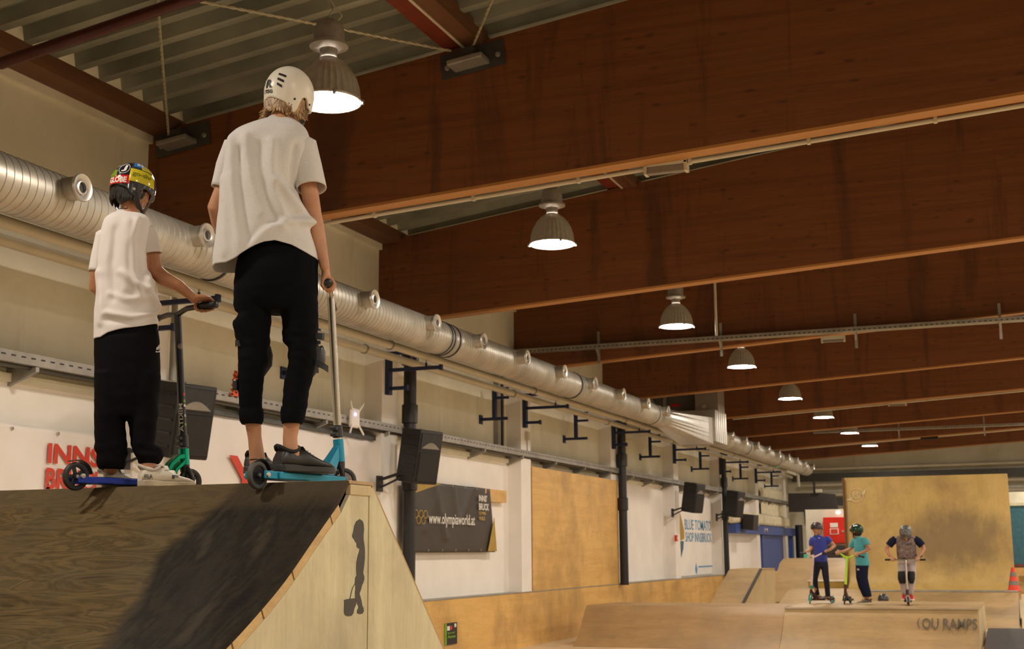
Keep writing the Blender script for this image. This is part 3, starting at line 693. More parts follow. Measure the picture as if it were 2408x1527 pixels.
MB().bx(WX+.02,WX+.16,41.0,46.4,0,1.98).build('shutter',M_['bluedoor'],t)
MB().bx(WX+.02,WX+.30,36.6,46.7,1.98,2.24).build('lintel',M_['bluedoor'],t)
for y in (40.9,46.5): MB().bx(WX+.02,WX+.24,y-.12,y+.12,0,1.98).build('jamb',M_['bluedoor'],t)
wall_text("M",40.9,41.4,2.05,2.18,WX+.305,M_['txt_white'],t)
for i in range(6):
    tagp(MB().box((WX+.2,37.0+i*1.6,2.24+.19),(.2,1.45,.36)).build('stored_sack',M_['foam'],None,True,bevel=.09),['first','second','third','fourth','fifth','sixth'][i]+' pale sack from the left on the blue lintel','sack','pale sacks lying on the blue lintel')
t=thing('ribbed_hanging','pale folded curtain hanging below the wall tray near the corner','curtain',(WX+.2,43.5,2.9))
mb=MB(); mb.rings([[V(WX+.16+.05*math.sin(i*.9),41.2+i*.1,z) for i in range(50)] for z in (2.62,3.45)],(False,False),closed=False); mb.build('cloth',M_['foam'],t,True,fix=False)
# far corner
t=thing('hanging_panel','large dark slate-coloured panel hanging in the far left corner','panel',(-6.5,44,3.05))
mb=MB(); mb.prism([(-7.31,2.74),(-5.70,2.74),(-5.78,3.30),(-6.2,3.34),(-7.31,3.36)],lambda a,c,t_:V(a,t_,c),44.,44.12); mb.build('board',M_['slate'],t)
MB().tube([(-6.45,44.05,3.3),(-6.45,44.05,3.75)],.04,8).build('mount',M_['black'],t); MB().box((-6.3,44,3.42),(.2,.15,.1)).build('camera_box',M_['pipe'],t)
pn=[atY(x_,y_,47.44) for x_,y_ in ((1891,1203),(1900,1203),(1899,1236),(1895,1236))]
tagp(MB().prism([(q_.x,q_.z) for q_ in pn],lambda a,c,t_:V(a,t_,c),47.44,47.5).build('blue_pennant',M_['blue'],None),'narrow dark blue pennant hanging below the slate panel','pennant')
t=thing('hose_cabinet','red fire hose cabinet with white pictogram left of the ride wall','fire cabinet',(-5.9,40,2.2))
cx0=atY(1935,1217,40.).x; cx1=atY(1989,1217,40.).x; z1=atY(1960,1217,40.).z; z0=atY(1960,1278,40.).z
MB().bx(cx0,cx1,40.,40.27,z0,z1).build('cabinet',M_['red'],t,bevel=.015)
w=cx1-cx0; h=z1-z0
MB().bx(cx0+w*.30,cx0+w*.64,39.985,40.,z0+h*.78-.13,z0+h*.78).build('white_label',M_['txt_white'],t)
MB().bx(cx0+w*.28,cx0+w*.66,39.985,40.,z0+h*.34,z0+h*.57).build('pictogram_field',M_['txt_white'],t)
MB().bx(cx0+w*.32,cx0+w*.62,39.975,39.985,z0+h*.37,z0+h*.54).build('pictogram',M_['txt_red'],t)
MB().lathe([(.04,0),(.03,.03),(.0001,.03)],(cx0+w*.84,40,z0+h*.45),(0,-1,0),12).build('lock',M_['zinc_ring'],t)
tagp(MB().ell((atY(1968,1205,40).x,40.3,atY(1968,1205,40).z),(.07,.04,.04),12,8).build('small_lamp',M_['bulb'],None,True),'tiny bright lamp over the red cabinet','lamp')
tagp(MB().bx(-6.2,-4.5,40.28,40.6,0,2.7).build('partition',M_['wall'],None),'cream partition behind the red cabinet','partition')
tagp(MB().bx(-6.0,-4.3,39.6,39.75,.0,1.62).build('grey_board',M_['slate'],None),'dark board below the red cabinet','board')
p=atY(1878,1235,46.5); q=atY(1882,1312,46.5)
tagp(MB().tube([(p.x,46.5,0),(p.x,46.5,p.z)],.13,14).build('rolled_mat',M_['black'],None,True),'upright black roll against the end wall','mat')
tagp(MB().bx(atX(1830,1060,-7.0).x,-6.9,40.2,40.35,4.0,4.1).build('exit_light',M_['exit'],None),'small green emergency exit light under the far duct','exit light')
p=atY(1902,1309,47.45); tagp(MB().bx(p.x-.18,p.x+.18,47.45,47.5,p.z-.13,p.z+.13).build('green_notice',M_['exit'],None),'small green notice low behind the rider in blue','sign')
# right of the ride wall : blue window and pale wall
t=thing('blue_window','blue glazed field to the right of the ride wall','window',(1,44,2))
a=atY(2376,1190,44); b_=atY(2398,1328,44)
MB().bx(a.x-.1,a.x+4,44,44.1,b_.z,a.z).build('glass',M_['tealglass'],t); MB().bx(a.x-.1,a.x+4,43.95,44.12,b_.z-.06,b_.z).build('sill',M_['redbrown'],t); MB().bx(a.x-.1,a.x+4,43.96,44.1,a.z,a.z+.08).build('head_rail',M_['foam'],t)
tagp(MB().bx(a.x-.5,a.x+5,44.12,44.3,0,3.25).build('partition',M_['wall'],None),'pale partition behind the blue window','partition')
tagp(MB().bx(a.x-.2,a.x+4,43.6,43.9,0,b_.z-.1).build('low_wood_wall',M_['panel'],None),'low wooden wall under the blue window','low wall')
for i in range(4): tagp(MB().bx(-.32,2.5,42.6-.1*i,42.9-.1*i,(.50+.06*i) if i else 0,.555+.06*i).build('stacked_board',M_['lumber'],None),['lowest','second','third','topmost'][i]+' of the boards stacked under the blue window','board','boards stacked under the blue window')
# ------------------------------------------------------------------ foreground spine ramp
XG=-2.416; XL=-5.6
near=[(4.456,1.776),(4.383,1.699),(4.187,1.555),(4.017,1.428),(3.857,1.327),(3.63,1.202),(3.3,1.045),(2.9,.88),(2.4,.69),(1.8,.47),(1.1,.24),(.35,.012)]
def cr(pts,n=5):
    out=[]
    for i in range(len(pts)-1):
        p=[V(*pts[max(i-1,0)],0),V(*pts[i],0),V(*pts[i+1],0),V(*pts[min(i+2,len(pts)-1)],0)]
        for k in range(n):
            t=k/n; q=.5*((2*p[1])+(-p[0]+p[2])*t+(2*p[0]-5*p[1]+4*p[2]-p[3])*t*t+(-p[0]+3*p[1]-3*p[2]+p[3])*t**3); out.append((q.x,q.y))
    out.append(pts[-1]); return out
NR=[near[0]]+cr(near[1:],5)
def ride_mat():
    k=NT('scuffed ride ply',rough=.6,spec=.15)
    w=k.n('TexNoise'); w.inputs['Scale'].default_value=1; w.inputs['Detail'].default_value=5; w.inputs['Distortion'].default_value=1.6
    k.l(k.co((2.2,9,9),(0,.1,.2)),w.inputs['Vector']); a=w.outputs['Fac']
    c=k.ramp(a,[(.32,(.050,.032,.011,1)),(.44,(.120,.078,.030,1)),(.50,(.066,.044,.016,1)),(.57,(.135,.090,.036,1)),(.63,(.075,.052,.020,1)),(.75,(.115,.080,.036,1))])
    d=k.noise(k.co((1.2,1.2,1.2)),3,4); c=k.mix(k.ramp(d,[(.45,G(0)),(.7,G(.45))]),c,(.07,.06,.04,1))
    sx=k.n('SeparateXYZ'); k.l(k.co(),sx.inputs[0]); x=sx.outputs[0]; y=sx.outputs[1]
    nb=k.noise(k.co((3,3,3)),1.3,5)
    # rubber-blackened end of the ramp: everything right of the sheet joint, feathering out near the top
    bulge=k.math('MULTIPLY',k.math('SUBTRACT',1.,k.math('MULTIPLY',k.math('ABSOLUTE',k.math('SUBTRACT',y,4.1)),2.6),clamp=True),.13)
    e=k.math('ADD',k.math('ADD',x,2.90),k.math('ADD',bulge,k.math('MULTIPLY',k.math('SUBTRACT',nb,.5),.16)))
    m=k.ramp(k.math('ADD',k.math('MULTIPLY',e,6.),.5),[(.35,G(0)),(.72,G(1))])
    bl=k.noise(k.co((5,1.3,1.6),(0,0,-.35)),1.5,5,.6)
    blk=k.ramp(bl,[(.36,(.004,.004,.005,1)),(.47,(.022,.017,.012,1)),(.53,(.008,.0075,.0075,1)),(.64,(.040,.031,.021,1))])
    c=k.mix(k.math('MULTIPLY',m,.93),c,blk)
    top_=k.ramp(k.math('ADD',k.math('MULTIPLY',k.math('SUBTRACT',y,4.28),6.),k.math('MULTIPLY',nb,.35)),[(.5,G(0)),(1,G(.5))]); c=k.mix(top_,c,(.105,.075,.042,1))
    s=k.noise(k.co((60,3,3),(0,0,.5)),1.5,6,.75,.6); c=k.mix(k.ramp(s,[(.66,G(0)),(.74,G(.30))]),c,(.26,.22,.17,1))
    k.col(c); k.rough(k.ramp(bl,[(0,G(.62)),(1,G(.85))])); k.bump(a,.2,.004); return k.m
t=thing('spine_ramp','big plywood spine ramp in the left foreground, with a black stencil on its gable','skate ramp',(-3.5,4.55,0))
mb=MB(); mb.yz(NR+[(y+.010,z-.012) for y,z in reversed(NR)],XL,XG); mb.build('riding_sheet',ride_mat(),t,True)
far_=[(4.656,1.776),(4.751,1.679),(5.359,1.082),(6.46,.0)]
MB().yz(far_+[(y-.008,z-.01) for y,z in reversed(far_)],XL,XG).build('far_riding_sheet',M_['ply_far'],t)
MB().yz([(4.460,1.764),(4.66,1.764),(4.66,1.7765),(4.460,1.7765)],XL,XG+.004).build('top_board',M_['ply_far'],t)
MB().bx(XG-.018,XG+.006,4.468,4.640,1.722,1.762).build('top_block',M_['ply_pale'],t,bevel=.003)
# curved timber ribs seen under the sheet
def seg(a,b,d0,d1):
    up=[(y,z) for y,z in NR if b<=y<=a]; return [(y+.004,z-d0) for y,z in up]+[(y+.012,z-d1) for y,z in reversed(up)]
cuts=[4.40,4.30,4.06,3.86,3.66,3.46,3.2,2.9,2.5,2.0,1.4,.8]
ys=[p[0] for p in NR]
near_=lambda v:min(ys,key=lambda q:abs(q-v))
for a,b in zip(cuts[:-1],cuts[1:]):
    a2,b2=near_(a),near_(b); up=[(y,z) for y,z in NR if b2-1e-6<=y<=a2+1e-6]
    if len(up)<2: continue
    up[0]=(up[0][0]-.004,up[0][1]-.003); up[-1]=(up[-1][0]+.004,up[-1][1]+.003)
    MB().yz([(y+.008,z-.012) for y,z in up]+[(y+.03,z-.052) for y,z in reversed(up)],XG-.05,XG-.002).build('edge_lumber',M_['lumber'],t)
pe=[(4.47,1.722)]+[(y+.028,z-.050) for y,z in NR if y<4.40]
pl=[(4.626,1.722)]+[(4.47,1.722)]+[(y+.022,z-.048) for y,z in NR if .9<y<4.39]+[(.95,.0),(4.626,0)]
MB().yz(pl,XG-.016,XG+.0).build('gable_panel',M_['ply'],t)
MB().yz([(4.632,1.755),(4.66,1.755),(4.745,1.668),(5.345,1.078),(6.42,0),(4.632,0)],XG-.016,XG+.002).build('gable_panel',M_['ply'],t)
MB().yz([(4.60,1.70),(4.656,1.755),(5.35,1.07),(6.4,0),(1.2,0),(2.4,.6),(3.6,1.1),(4.4,1.63)],XG-.05,XG-.03).build('frame',M_['lumber'],t)
MB().yz([(4.60,1.70),(4.656,1.755),(5.35,1.07),(6.4,0),(1.2,0),(2.4,.6),(3.6,1.1),(4.4,1.63)],XL,XL+.02).build('gable_panel',M_['ply'],t)
sil=[(370,122),(405,145),(422,190),(425,260),(418,340),(420,400),(432,470),(438,560),(436,640),(428,740),(416,820),(418,855),(428,880),(430,920),(415,970),(400,1000),(385,1060),(366,1110),(380,1160),(395,1220),(402,1270),(420,1310),(422,1350),(405,1378),(370,1386),(340,1375),(333,1355),(340,1325),(355,1300),(348,1270),(338,1250),(322,1215),(310,1180),(309,1100),(315,1000),(305,985),(312,900),(330,870),(324,780),(327,700),(345,610),(365,545),(370,515),(350,510),(332,490),(330,440),(312,425),(300,395),(275,365),(272,340),(285,290),(298,210),(325,150)]
bkt=[(160,1200),(185,1190),(240,1180),(310,1175),(322,1250),(298,1310),(285,1370),(262,1405),(215,1413),(178,1400),(163,1370),(162,1300),(166,1225)]
def g(p): q=atX(780+p[0]/5.656,1200+p[1]/5.656,XG+.0); return (q.y,q.z)
st=MB().yz([g(p) for p in sil],XG+.0005,XG+.002).build('stencil_figure',M_['txt_dark'],t,label='black painted walking figure carrying a bucket')
MB().yz([g(p) for p in bkt],XG+.0005,XG+.002).build('bucket',M_['txt_dark'],st)
hs=[g(p) for p in ((240,1180),(250,1130),(262,1080),(278,1030),(308,980))]
mb=MB(); w=.0022; mb.yz([(y-w,z) for y,z in hs]+[(y+w,z) for y,z in reversed(hs)],XG+.0005,XG+.002); mb.build('bucket_handle',M_['txt_dark'],st)
# ------------------------------------------------------------------ ramps farther back
def wedge(name,lbl,x0,x1,prof,mat='ply_far',side='ply_pale',parts=()):
    t=thing(name,lbl,'skate ramp',((x0+x1)/2,prof[0][0],0))
    sh=[(y,z) for y,z in prof]
    MB().yz(sh+[(y+.01,z-.03) for y,z in reversed(sh)],x0,x1).build('riding_sheet',M_[mat],t,True)
    body=[(sh[0][0]+.01,0.)]+[(y+.01,max(z-.03,0.002)) for y,z in sh]+[(sh[-1][0]+.01,0.)]
    MB().yz(body,x0+.002,x1-.002).build('side_panel',M_[side],t)
    return t
f1=[(20.34,.005),(20.54,.12),(20.72,.28),(20.87,.45),(21.02,.59),(21.08,.612),(23.9,.612)]
t=wedge('flybox_ramp','wide low ramp with lettering in the lower right, where two riders and a third stand','' if 0 else -3.62,-.746,f1)
text_on('lettering','OU RAMPS',lambda u,v:V(-1.55+.78*u,20.755+.13*v-.034,.33+.15*v),M_['txt_worn'],t,bold=.015)
text_on('lettering','(',lambda u,v:V(-1.62+.04*u,20.765+.12*v-.034,.34+.14*v),M_['txt_worn'],t,bold=.015)
MB().bx(-3.62,-.746,21.0,21.04,.612,.618).build('coping',M_['grey_metal'],t)
t=wedge('low_ramp','darker low ramp adjoining the lettered ramp on its left','' if 0 else -6.9,-3.622,[(20.32,.005),(20.52,.12),(20.70,.28),(20.87,.46),(21.04,.615),(21.4,.62),(22.85,.60)],'ply_brown')
t=wedge('bank_ramp','brown bank rising behind the two standing riders',-4.95,-3.3,[(25.2,.02),(27,.22),(28.3,.44),(29.3,.64),(29.95,.645)])
tagp(MB().bx(-4.95,-3.84,29.97,31.45,0,.64).build('ramp_deck',M_['ply_far'],None),'flat deck behind the bank, carrying the padded block','skate ramp')
qb=wedge('quarter_pipe','wide quarter pipe whose lip carries the traffic cone, below the ride wall',-3.28,-.25,[(26.6,.01),(27.6,.07),(28.5,.20),(29.3,.38),(29.9,.58),(29.98,.6),(30.5,.6)])
MB().tube([(-3.28,29.95,.603),(-.25,29.95,.603)],.025,10).build('coping',M_['grey_metal'],qb,True)
t=thing('ride_wall','tall yellow plywood ride wall with a faint round emblem at its upper left','ride wall',(-2.2,33,0))
pr=[(30.32,.605),(30.57,.66),(30.69,.78),(30.75,.95),(30.77,1.2),(30.77,3.125)]
xl0,xr0=atY(1985,1125,30.77).x,atY(2368.5,1114,30.77).x
MB().yz(pr+[(y+.06,z-.0) for y,z in reversed(pr)],xl0,xr0).build('riding_sheet',M_['ride_wall'],t,True)
MB().bx(xl0,xr0,30.85,31.2,0,3.11).build('frame',M_['lumber'],t)
MB().bx(xl0-.03,xl0,30.6,30.84,.66,3.11).build('edge_batten',M_['edge_beam'],t)
ec=atY(2014,1166,30.76); Yc=30.76
f=lambda a,b_,c=0:V(ec.x+a,Yc+c,ec.z+b_)
em=MB().tube([f(.155*math.cos(k*PI/16),.155*math.sin(k*PI/16)) for k in range(33)],.012,6).build('emblem_ring',M_['emblem'],t)
MB().prism([(.10,.04),(.24,.16),(.17,.0)],lambda a,b_,t_:f(a,b_,t_),-.008,0).build('emblem_wing',M_['emblem'],t)
MB().prism([(-.10,-.03),(-.25,-.10),(-.10,-.12)],lambda a,b_,t_:f(a,b_,t_),-.008,0).build('emblem_wing',M_['emblem'],t)
text_on('lettering','RSI',lambda u,v:f(-.09+.18*u,-.07+.14*v,-.01),M_['emblem'],t)
# left quarter with pale side
t=wedge('steep_ramp','steep ramp with a pale triangular side in front of the white bay',-5.62,-4.98,[(22.9,.02),(23.8,.28),(24.4,.46),(25.4,.80),(26.3,1.10),(26.5,1.13),(27.9,1.13)])
MB().bar((-4.98,23.0,.06),(-4.98,26.35,1.13),.05,.03).build('steel_edge',M_['slate'],t)
t=wedge('back_ramp','distant curved ramp with a rounded top behind the rider in blue',-5.9,-3.9,[(31.5,.30),(32.3,.50),(33.0,.98),(33.4,.99),(33.8,1.18),(34.4,1.29),(35.2,1.29)])
MB().bx(-5.0,-4.3,32.98,33.02,.90,.95).build('white_strip',M_['txt_white'],t)
t=thing('padded_bench','low yellow-brown padded block between the riders in blue','bench',(-4.4,31,0))
MB().bx(-4.75,-3.9,30.8,31.4,.641,.775).build('base',M_['gold'],t); MB().bx(-4.77,-3.86,30.78,31.42,.775,.81).build('pad',M_['foam'],t,bevel=.03)
# cone
cp=V(-.33,30.14,.602)
t=thing('traffic_cone','small red traffic cone with grey bands on the lip at the right edge','traffic cone',cp)
MB().box(cp+V(0,0,.012),(.25,.25,.024)).build('base',M_['cone'],t,bevel=.01)
MB().lathe([(.135,.024),(.12,.05),(.03,.50),(.022,.50),(.0001,.50)],cp,n=24).build('body',M_['cone'],t,True)
for a,b_ in ((.13,.22),(.31,.40)):
    rr=lambda h:.12-(h-.05)*.2+.003
    MB().lathe([(rr(a),a),(rr(b_),b_)],cp,n=24).build('grey_band',M_['horn'],t,True)
# pieces at the right edge
wedge('small_kicker','grey topped low ramp cut by the lower right corner',-.70,-.13,[(20.6,.02),(21.6,.10),(22.5,.195),(23.5,.20)],'slate')
wedge('corner_ramp','pale ramp side at the extreme right edge below the cone',-.20,1.6,[(26.5,.02),(28.5,.25),(30.2,.50),(31.2,.51)],'ply_pale')
# ================================================================== PEOPLE
def skin_mat(name,c):
    k=NT(name,c,.5,0,.4); f=k.noise(k.co(),18,4)
    k.col(k.ramp(f,[(.3,(c[0]*.82,c[1]*.74,c[2]*.7,1)),(.7,c)])); k.b.inputs['Subsurface Weight'].default_value=.08; k.b.inputs['Subsurface Radius'].default_value=(.02,.008,.004)
    k.bump(k.noise(k.co(),220,2),.08,.001); return k.m
SK1=skin_mat('skin tanned fair',(.56,.295,.17,1)); SK2=skin_mat('skin tanned',(.47,.225,.12,1)); SK3=skin_mat('skin fair',(.62,.33,.20,1))
def hair_mat(name,a,b):
    k=NT(name,a,.45); f=k.noise(k.co((1,1,.25)),140,3); k.col(k.ramp(f,[(.35,a),(.65,b)])); return k.m
HB=hair_mat('blond hair',(.20,.11,.045,1),(.50,.32,.15,1)); HD=hair_mat('dark brown hair',(.010,.007,.006,1),(.03,.02,.015,1))
EYEW=plain('eye white',(.75,.73,.70,1),.2,var=.02); EYEB=plain('iris',(.05,.03,.02,1),.15); LIP=plain('lips',(.42,.14,.11,1),.5)
TEE1=fabric('heather pale tee',(.74,.72,.71,1),.26); TEE2=fabric('white tee',(.78,.73,.71,1),.04)
BLK=fabric('black joggers',(.0045,.005,.0065,1),.2,sheen=0); BLK2=fabric('black sweatpants',(.006,.0055,.0075,1),.2,sheen=0)
PAD=plain('black pad fabric',(.012,.012,.015,1),.8,bump=.3,nscale=60); PADS=plain('pad shell',(.015,.015,.018,1),.35)
def interp(tab,y,k):
    ys=[r[0] for r in tab]
    if y<=ys[0]: return tab[0][k]
    if y>=ys[-1]: return tab[-1][k]
    for i in range(len(ys)-1):
        if ys[i]<=y<=ys[i+1]:
            t=(y-ys[i])/(ys[i+1]-ys[i]); 
            m=lambda j:(tab[min(j+1,len(tab)-1)][k]-tab[max(j-1,0)][k])/max(1e-6,(ys[min(j+1,len(tab)-1)]-ys[max(j-1,0)]))
            h=ys[i+1]-ys[i]; a,b=tab[i][k],tab[i+1][k]; m0,m1=m(i)*h,m(i+1)*h
            # limited hermite
            s=b-a
            if s==0: m0=m1=0
            else:
                m0=max(min(m0/s,3),0)*s; m1=max(min(m1/s,3),0)*s
            return (2*t**3-3*t**2+1)*a+(t**3-2*t**2+t)*m0+(-2*t**3+3*t**2)*b+(t**3-t**2)*m1
def ringat(vw,y,xl,xr,off,b,n=28,pw=2.3,sh=0):
    A=vw.P(xl,y,off); B=vw.P(xr,y,off); c=(A+B)/2; a=(B-A).length/2; out=[]
    for k in range(n):
        t=2*PI*k/n; ct,st=math.cos(t),math.sin(t); e=2/pw
        out.append(c+vw.L*(a*abs(ct)**e*(1 if ct>=0 else -1))-vw.D*(b*abs(st)**e*(1 if st>=0 else -1)))
    return out
def rows(vw,tab,mb,n=28,pw=2.2):
    mb.rings([ringat(vw,*r,n=n,pw=pw) for r in tab]); return mb
def tee(vw,tab,hemb,hemf,ytop,folds,mat,parent,n=128,m=100,name='tee_shirt'):
    # tab rows: y,xl,xr,off,b ; hem functions give the hem height (in the measured plane) by x
    PP=[];DD=np.zeros((m+1,n))
    for j in range(m+1):
        v=j/m; r=[]
        for k in range(n):
            t=2*PI*k/n; ct,st=math.cos(t),math.sin(t)
            yb=ytop
            # hem height at this angle
            y1=hemb(ct) if st>=0 else hemf(ct); w=min(1,abs(st)*3); y1=y1*w+(hemb(ct)*.5+hemf(ct)*.5)*(1-w)
            y=yb+(y1-yb)*v
            xl,xr,off,b=[interp(tab,y,q) for q in (1,2,3,4)]
            A=vw.P(xl,y,off); B=vw.P(xr,y,off); c=(A+B)/2; a=(B-A).length/2; e=2/2.35
            p=c+vw.L*(a*abs(ct)**e*(1 if ct>=0 else -1))-vw.D*(b*abs(st)**e*(1 if st>=0 else -1))
            nrm=(vw.L*ct*b-vw.D*st*a).normalized(); d=0
            if st>-.15:
                q=pix(p)
                for pl,amp,wd in folds:
                    best=1e9
                    for (x0,y0),(x1,y1_) in zip(pl[:-1],pl[1:]):
                        L2=(x1-x0)**2+(y1_-y0)**2; tt=max(0,min(1,((q[0]-x0)*(x1-x0)+(q[1]-y0)*(y1_-y0))/L2)); best=min(best,math.hypot(q[0]-x0-tt*(x1-x0),q[1]-y0-tt*(y1_-y0)))
                    if best<3*wd: d+=2.6*amp*math.exp(-(best/wd)**2)
            d+=.007*noise.noise(V(p.x*13,p.y*13,p.z*4.5))*min(1,v*5)+.002*noise.noise(V(p.x*40,p.y*40,p.z*22))
            d*=min(1,(1-v)*9+.25)
            r.append((p,nrm)); DD[j,k]=d
        PP.append(r)
    for _ in range(4):
        DD=(DD*2+np.roll(DD,1,1)+np.roll(DD,-1,1)+np.vstack([DD[:1],DD[:-1]])+np.vstack([DD[1:],DD[-1:]]))/6
    rs=[[p+q*float(DD[j,k]) for k,(p,q) in enumerate(r)] for j,r in enumerate(PP)]
    mb=MB(); mb.rings(rs,(False,False)); o=mb.build(name,mat,parent,True,fix=True)
    for p in o.data.polygons: p.use_smooth=True
    s=o.modifiers.new('s','SOLIDIFY'); s.thickness=.0035; s.offset=-1
    return o
def sleeve(pts,radii,mat,parent,n=36,cuff=None,m=18,flat=1.,ref=None):
    pts=[V(p) for p in pts]; cp=[]
    K=len(pts)
    for i in range(m+1):
        t=i/m*(K-1); a=min(int(t),K-2); u=t-a
        cp.append((pts[a].lerp(pts[a+1],u*u*(3-2*u) if K==2 else u), radii[a]*(1-u)+radii[a+1]*u))
    rs=[]; up=V(0,0,1)
    ax=(pts[-1]-pts[0]).normalized(); a=(V(1,0,0)-ax*ax.x).normalized(); b=ax.cross(a)
    endn=cuff.normalized() if cuff is not None else ax
    for i,(c,r) in enumerate(cp):
        v=i/m; ring=[]
        for k in range(n):
            t=2*PI*k/n; q=a*math.cos(t)*r+b*math.sin(t)*r
            q*=1+.05*noise.noise(V(c.x*9+q.x*20,c.y*9+q.y*20,c.z*9+q.z*20))
            if v>.6:  # tilt of the cuff plane
                w=(v-.6)/.4; q=q-ax*(q.dot(endn)/max(.3,endn.dot(ax)))*w
            ring.append(c+q)
        rs.append(ring)
    mb=MB(); mb.rings(rs,(True,False)); return mb
def chainr(mb,P,R,n=16): return mb.tube(P,R,n,True)
def basis_m(f,u):
    f=f.normalized(); r=f.cross(u).normalized(); u2=r.cross(f); return Matrix((r,f,u2)).transposed()
def head(mb,C,f,u,s,R0=None):
    # skull, jaw, nose, ears; f = where the face looks; s = head height
    R=basis_m(f,u); n,m=32,24; rs=[]
    for i in range(m+1):
        t=min(max(PI*i/m,.05),PI-.05); ring=[]
        for k in range(n):
            a=2*PI*k/n; x=math.sin(t)*math.cos(a); y=math.sin(t)*math.sin(a); z=-math.cos(t)
            X=x*.335; Y=y*.41; Z=z*.5
            if z<0:
                X*=1-.28*(-z)**1.3
                if y<0: Y*=1-.38*(-z)
                else: Y*=1-.06*(-z); 
            if y>.2: Y-=.012*(1-abs(x))
            if y>.35 and abs(z)<.3: Y-=.03*math.exp(-((abs(x)-.38)/.16)**2-((z-.05)/.12)**2)
            ring.append(C+R@V(X*s,Y*s,Z*s))
        rs.append(ring)
    mb.rings(rs)
    e=lambda c,ax,RR=None: mb.ell(C+R@(V(*c)*s),[q*s for q in ax],12,8,R if RR is None else R@RR)
    mb.tube([C+R@V(0,.385,.07)*s,C+R@V(0,.425,-.02)*s,C+R@V(0,.455,-.09)*s],[.028*s,.036*s,.052*s],8,True)
    e((0,.40,-.11),(.07,.05,.03)); e((0,.355,-.24),(.10,.035,.03)); e((0,.33,-.40),(.11,.07,.07))
    e((0,.37,.12),(.22,.035,.03))
    for sx in (-1,1): e((sx*.335,-.02,-.03),(.028,.065,.115),Matrix.Rotation(sx*.35,3,'Z'))
    return R
def face_bits(C,f,u,s,parent):
    R=basis_m(f,u)
    for sx in (-1,1):
        e=MB().ell(C+R@V(sx*.135,.355,.035)*s,(.058*s,.04*s,.034*s),12,8,R).build('eye',EYEW,parent,True)
        MB().ell(C+R@V(sx*.135,.385,.035)*s,(.024*s,.015*s,.024*s),10,6,R).build('iris',EYEB,e,True)
        MB().tube([C+R@V(sx*.07,.40,.115)*s,C+R@V(sx*.14,.398,.13)*s,C+R@V(sx*.2,.36,.115)*s],.012*s,6).build('eyebrow',HD,parent,True)
    MB().ell(C+R@V(0,.385,-.24)*s,(.085*s,.018*s,.022*s),12,8,R).build('mouth',LIP,parent,True)
def grip_hand(mb,W,Gc,u,nrm,s=1.,side=1,br=.016,span=.085):
    # W wrist, Gc centre of the grip, u bar axis (towards the thumb), nrm from the bar to the palm
    u=u.normalized(); nrm=(nrm-u*nrm.dot(u)).normalized(); t=u.cross(nrm)*side
    kn=Gc+nrm*(br+.016*s)
    pal=[W, W.lerp(kn-t*.02*s,.5)+nrm*.004, kn-t*.015*s]
    # palm : flattened loft, widening to the knuckles
    rs=[]
    for c,wd,th in ((W,.024*s,.019*s),(W.lerp(kn,.35),.030*s,.019*s),(W.lerp(kn,.7)+nrm*.003,.040*s,.017*s),(kn-t*.002,.043*s,.014*s),(kn+t*.012*s,.042*s,.010*s)):
        dirr=(kn-W).normalized(); a=(u-dirr*u.dot(dirr)).normalized(); b=dirr.cross(a)
        rs.append([c+a*math.cos(2*PI*k/16)*wd+b*math.sin(2*PI*k/16)*th for k in range(16)])
    mb.rings(rs)
    fr=[.0092,.0096,.0090,.0078]; ln=[1.,1.08,1.,.82]; 
    for i in range(4):
        o=u*((1.5-i)*.0215*s); r=fr[i]*s; pts=[]
        for j,ph in enumerate((5,55,105,160,205)):
            ph=math.radians(ph*(ln[i]**.5)); rho=br+r*.95+(.004 if j==0 else 0); pts.append(Gc+o+nrm*rho*math.cos(ph)+t*rho*math.sin(ph))
        pts.insert(0,kn+o*.95-t*.012*s); chainr(mb,pts,[r*1.1,r*1.1,r*1.05,r,r*.95,r*.8],10)
    base=W.lerp(kn,.45)+u*.028*s; r=.0105*s
    chainr(mb,[base,Gc+u*.052*s+nrm*(br+.004)-t*(br+.004)*.6,Gc+u*.050*s-t*(br+r*.9)-nrm*.004,Gc+u*.040*s-t*(br+r)*.75-nrm*(br+r)*.65],[r*1.25,r*1.1,r,r*.8],10)
def open_hand(mb,W,d,lat,s=1.):
    d=d.normalized(); lat=(lat-d*lat.dot(d)).normalized(); nn=d.cross(lat); kn=W+d*.085*s
    rs=[]
    for q,wd,th in ((0,.024,.018),(.4,.034,.016),(.8,.041,.014),(1,.040,.011)):
        c=W+d*.085*s*q; rs.append([c+lat*math.cos(2*PI*k/14)*wd*s+nn*math.sin(2*PI*k/14)*th*s for k in range(14)])
    mb.rings(rs)
    for i in range(4):
        o=lat*((1.5-i)*.021*s); r=(.0092,.0096,.009,.0078)[i]*s; L=(.068,.076,.07,.055)[i]*s
        chainr(mb,[kn-d*.01+o,kn+o+d*L*.35+nn*.004,kn+o+d*L*.7+nn*.018*s,kn+o+d*L*.9+nn*.036*s],[r*1.1,r,r*.92,r*.75],10)
    chainr(mb,[W+d*.03*s+lat*.02*s,W+d*.05*s+lat*.045*s,W+d*.075*s+lat*.056*s+nn*.01,W+d*.095*s+lat*.056*s+nn*.02],[.012*s,.011*s,.0098*s,.008*s],10)
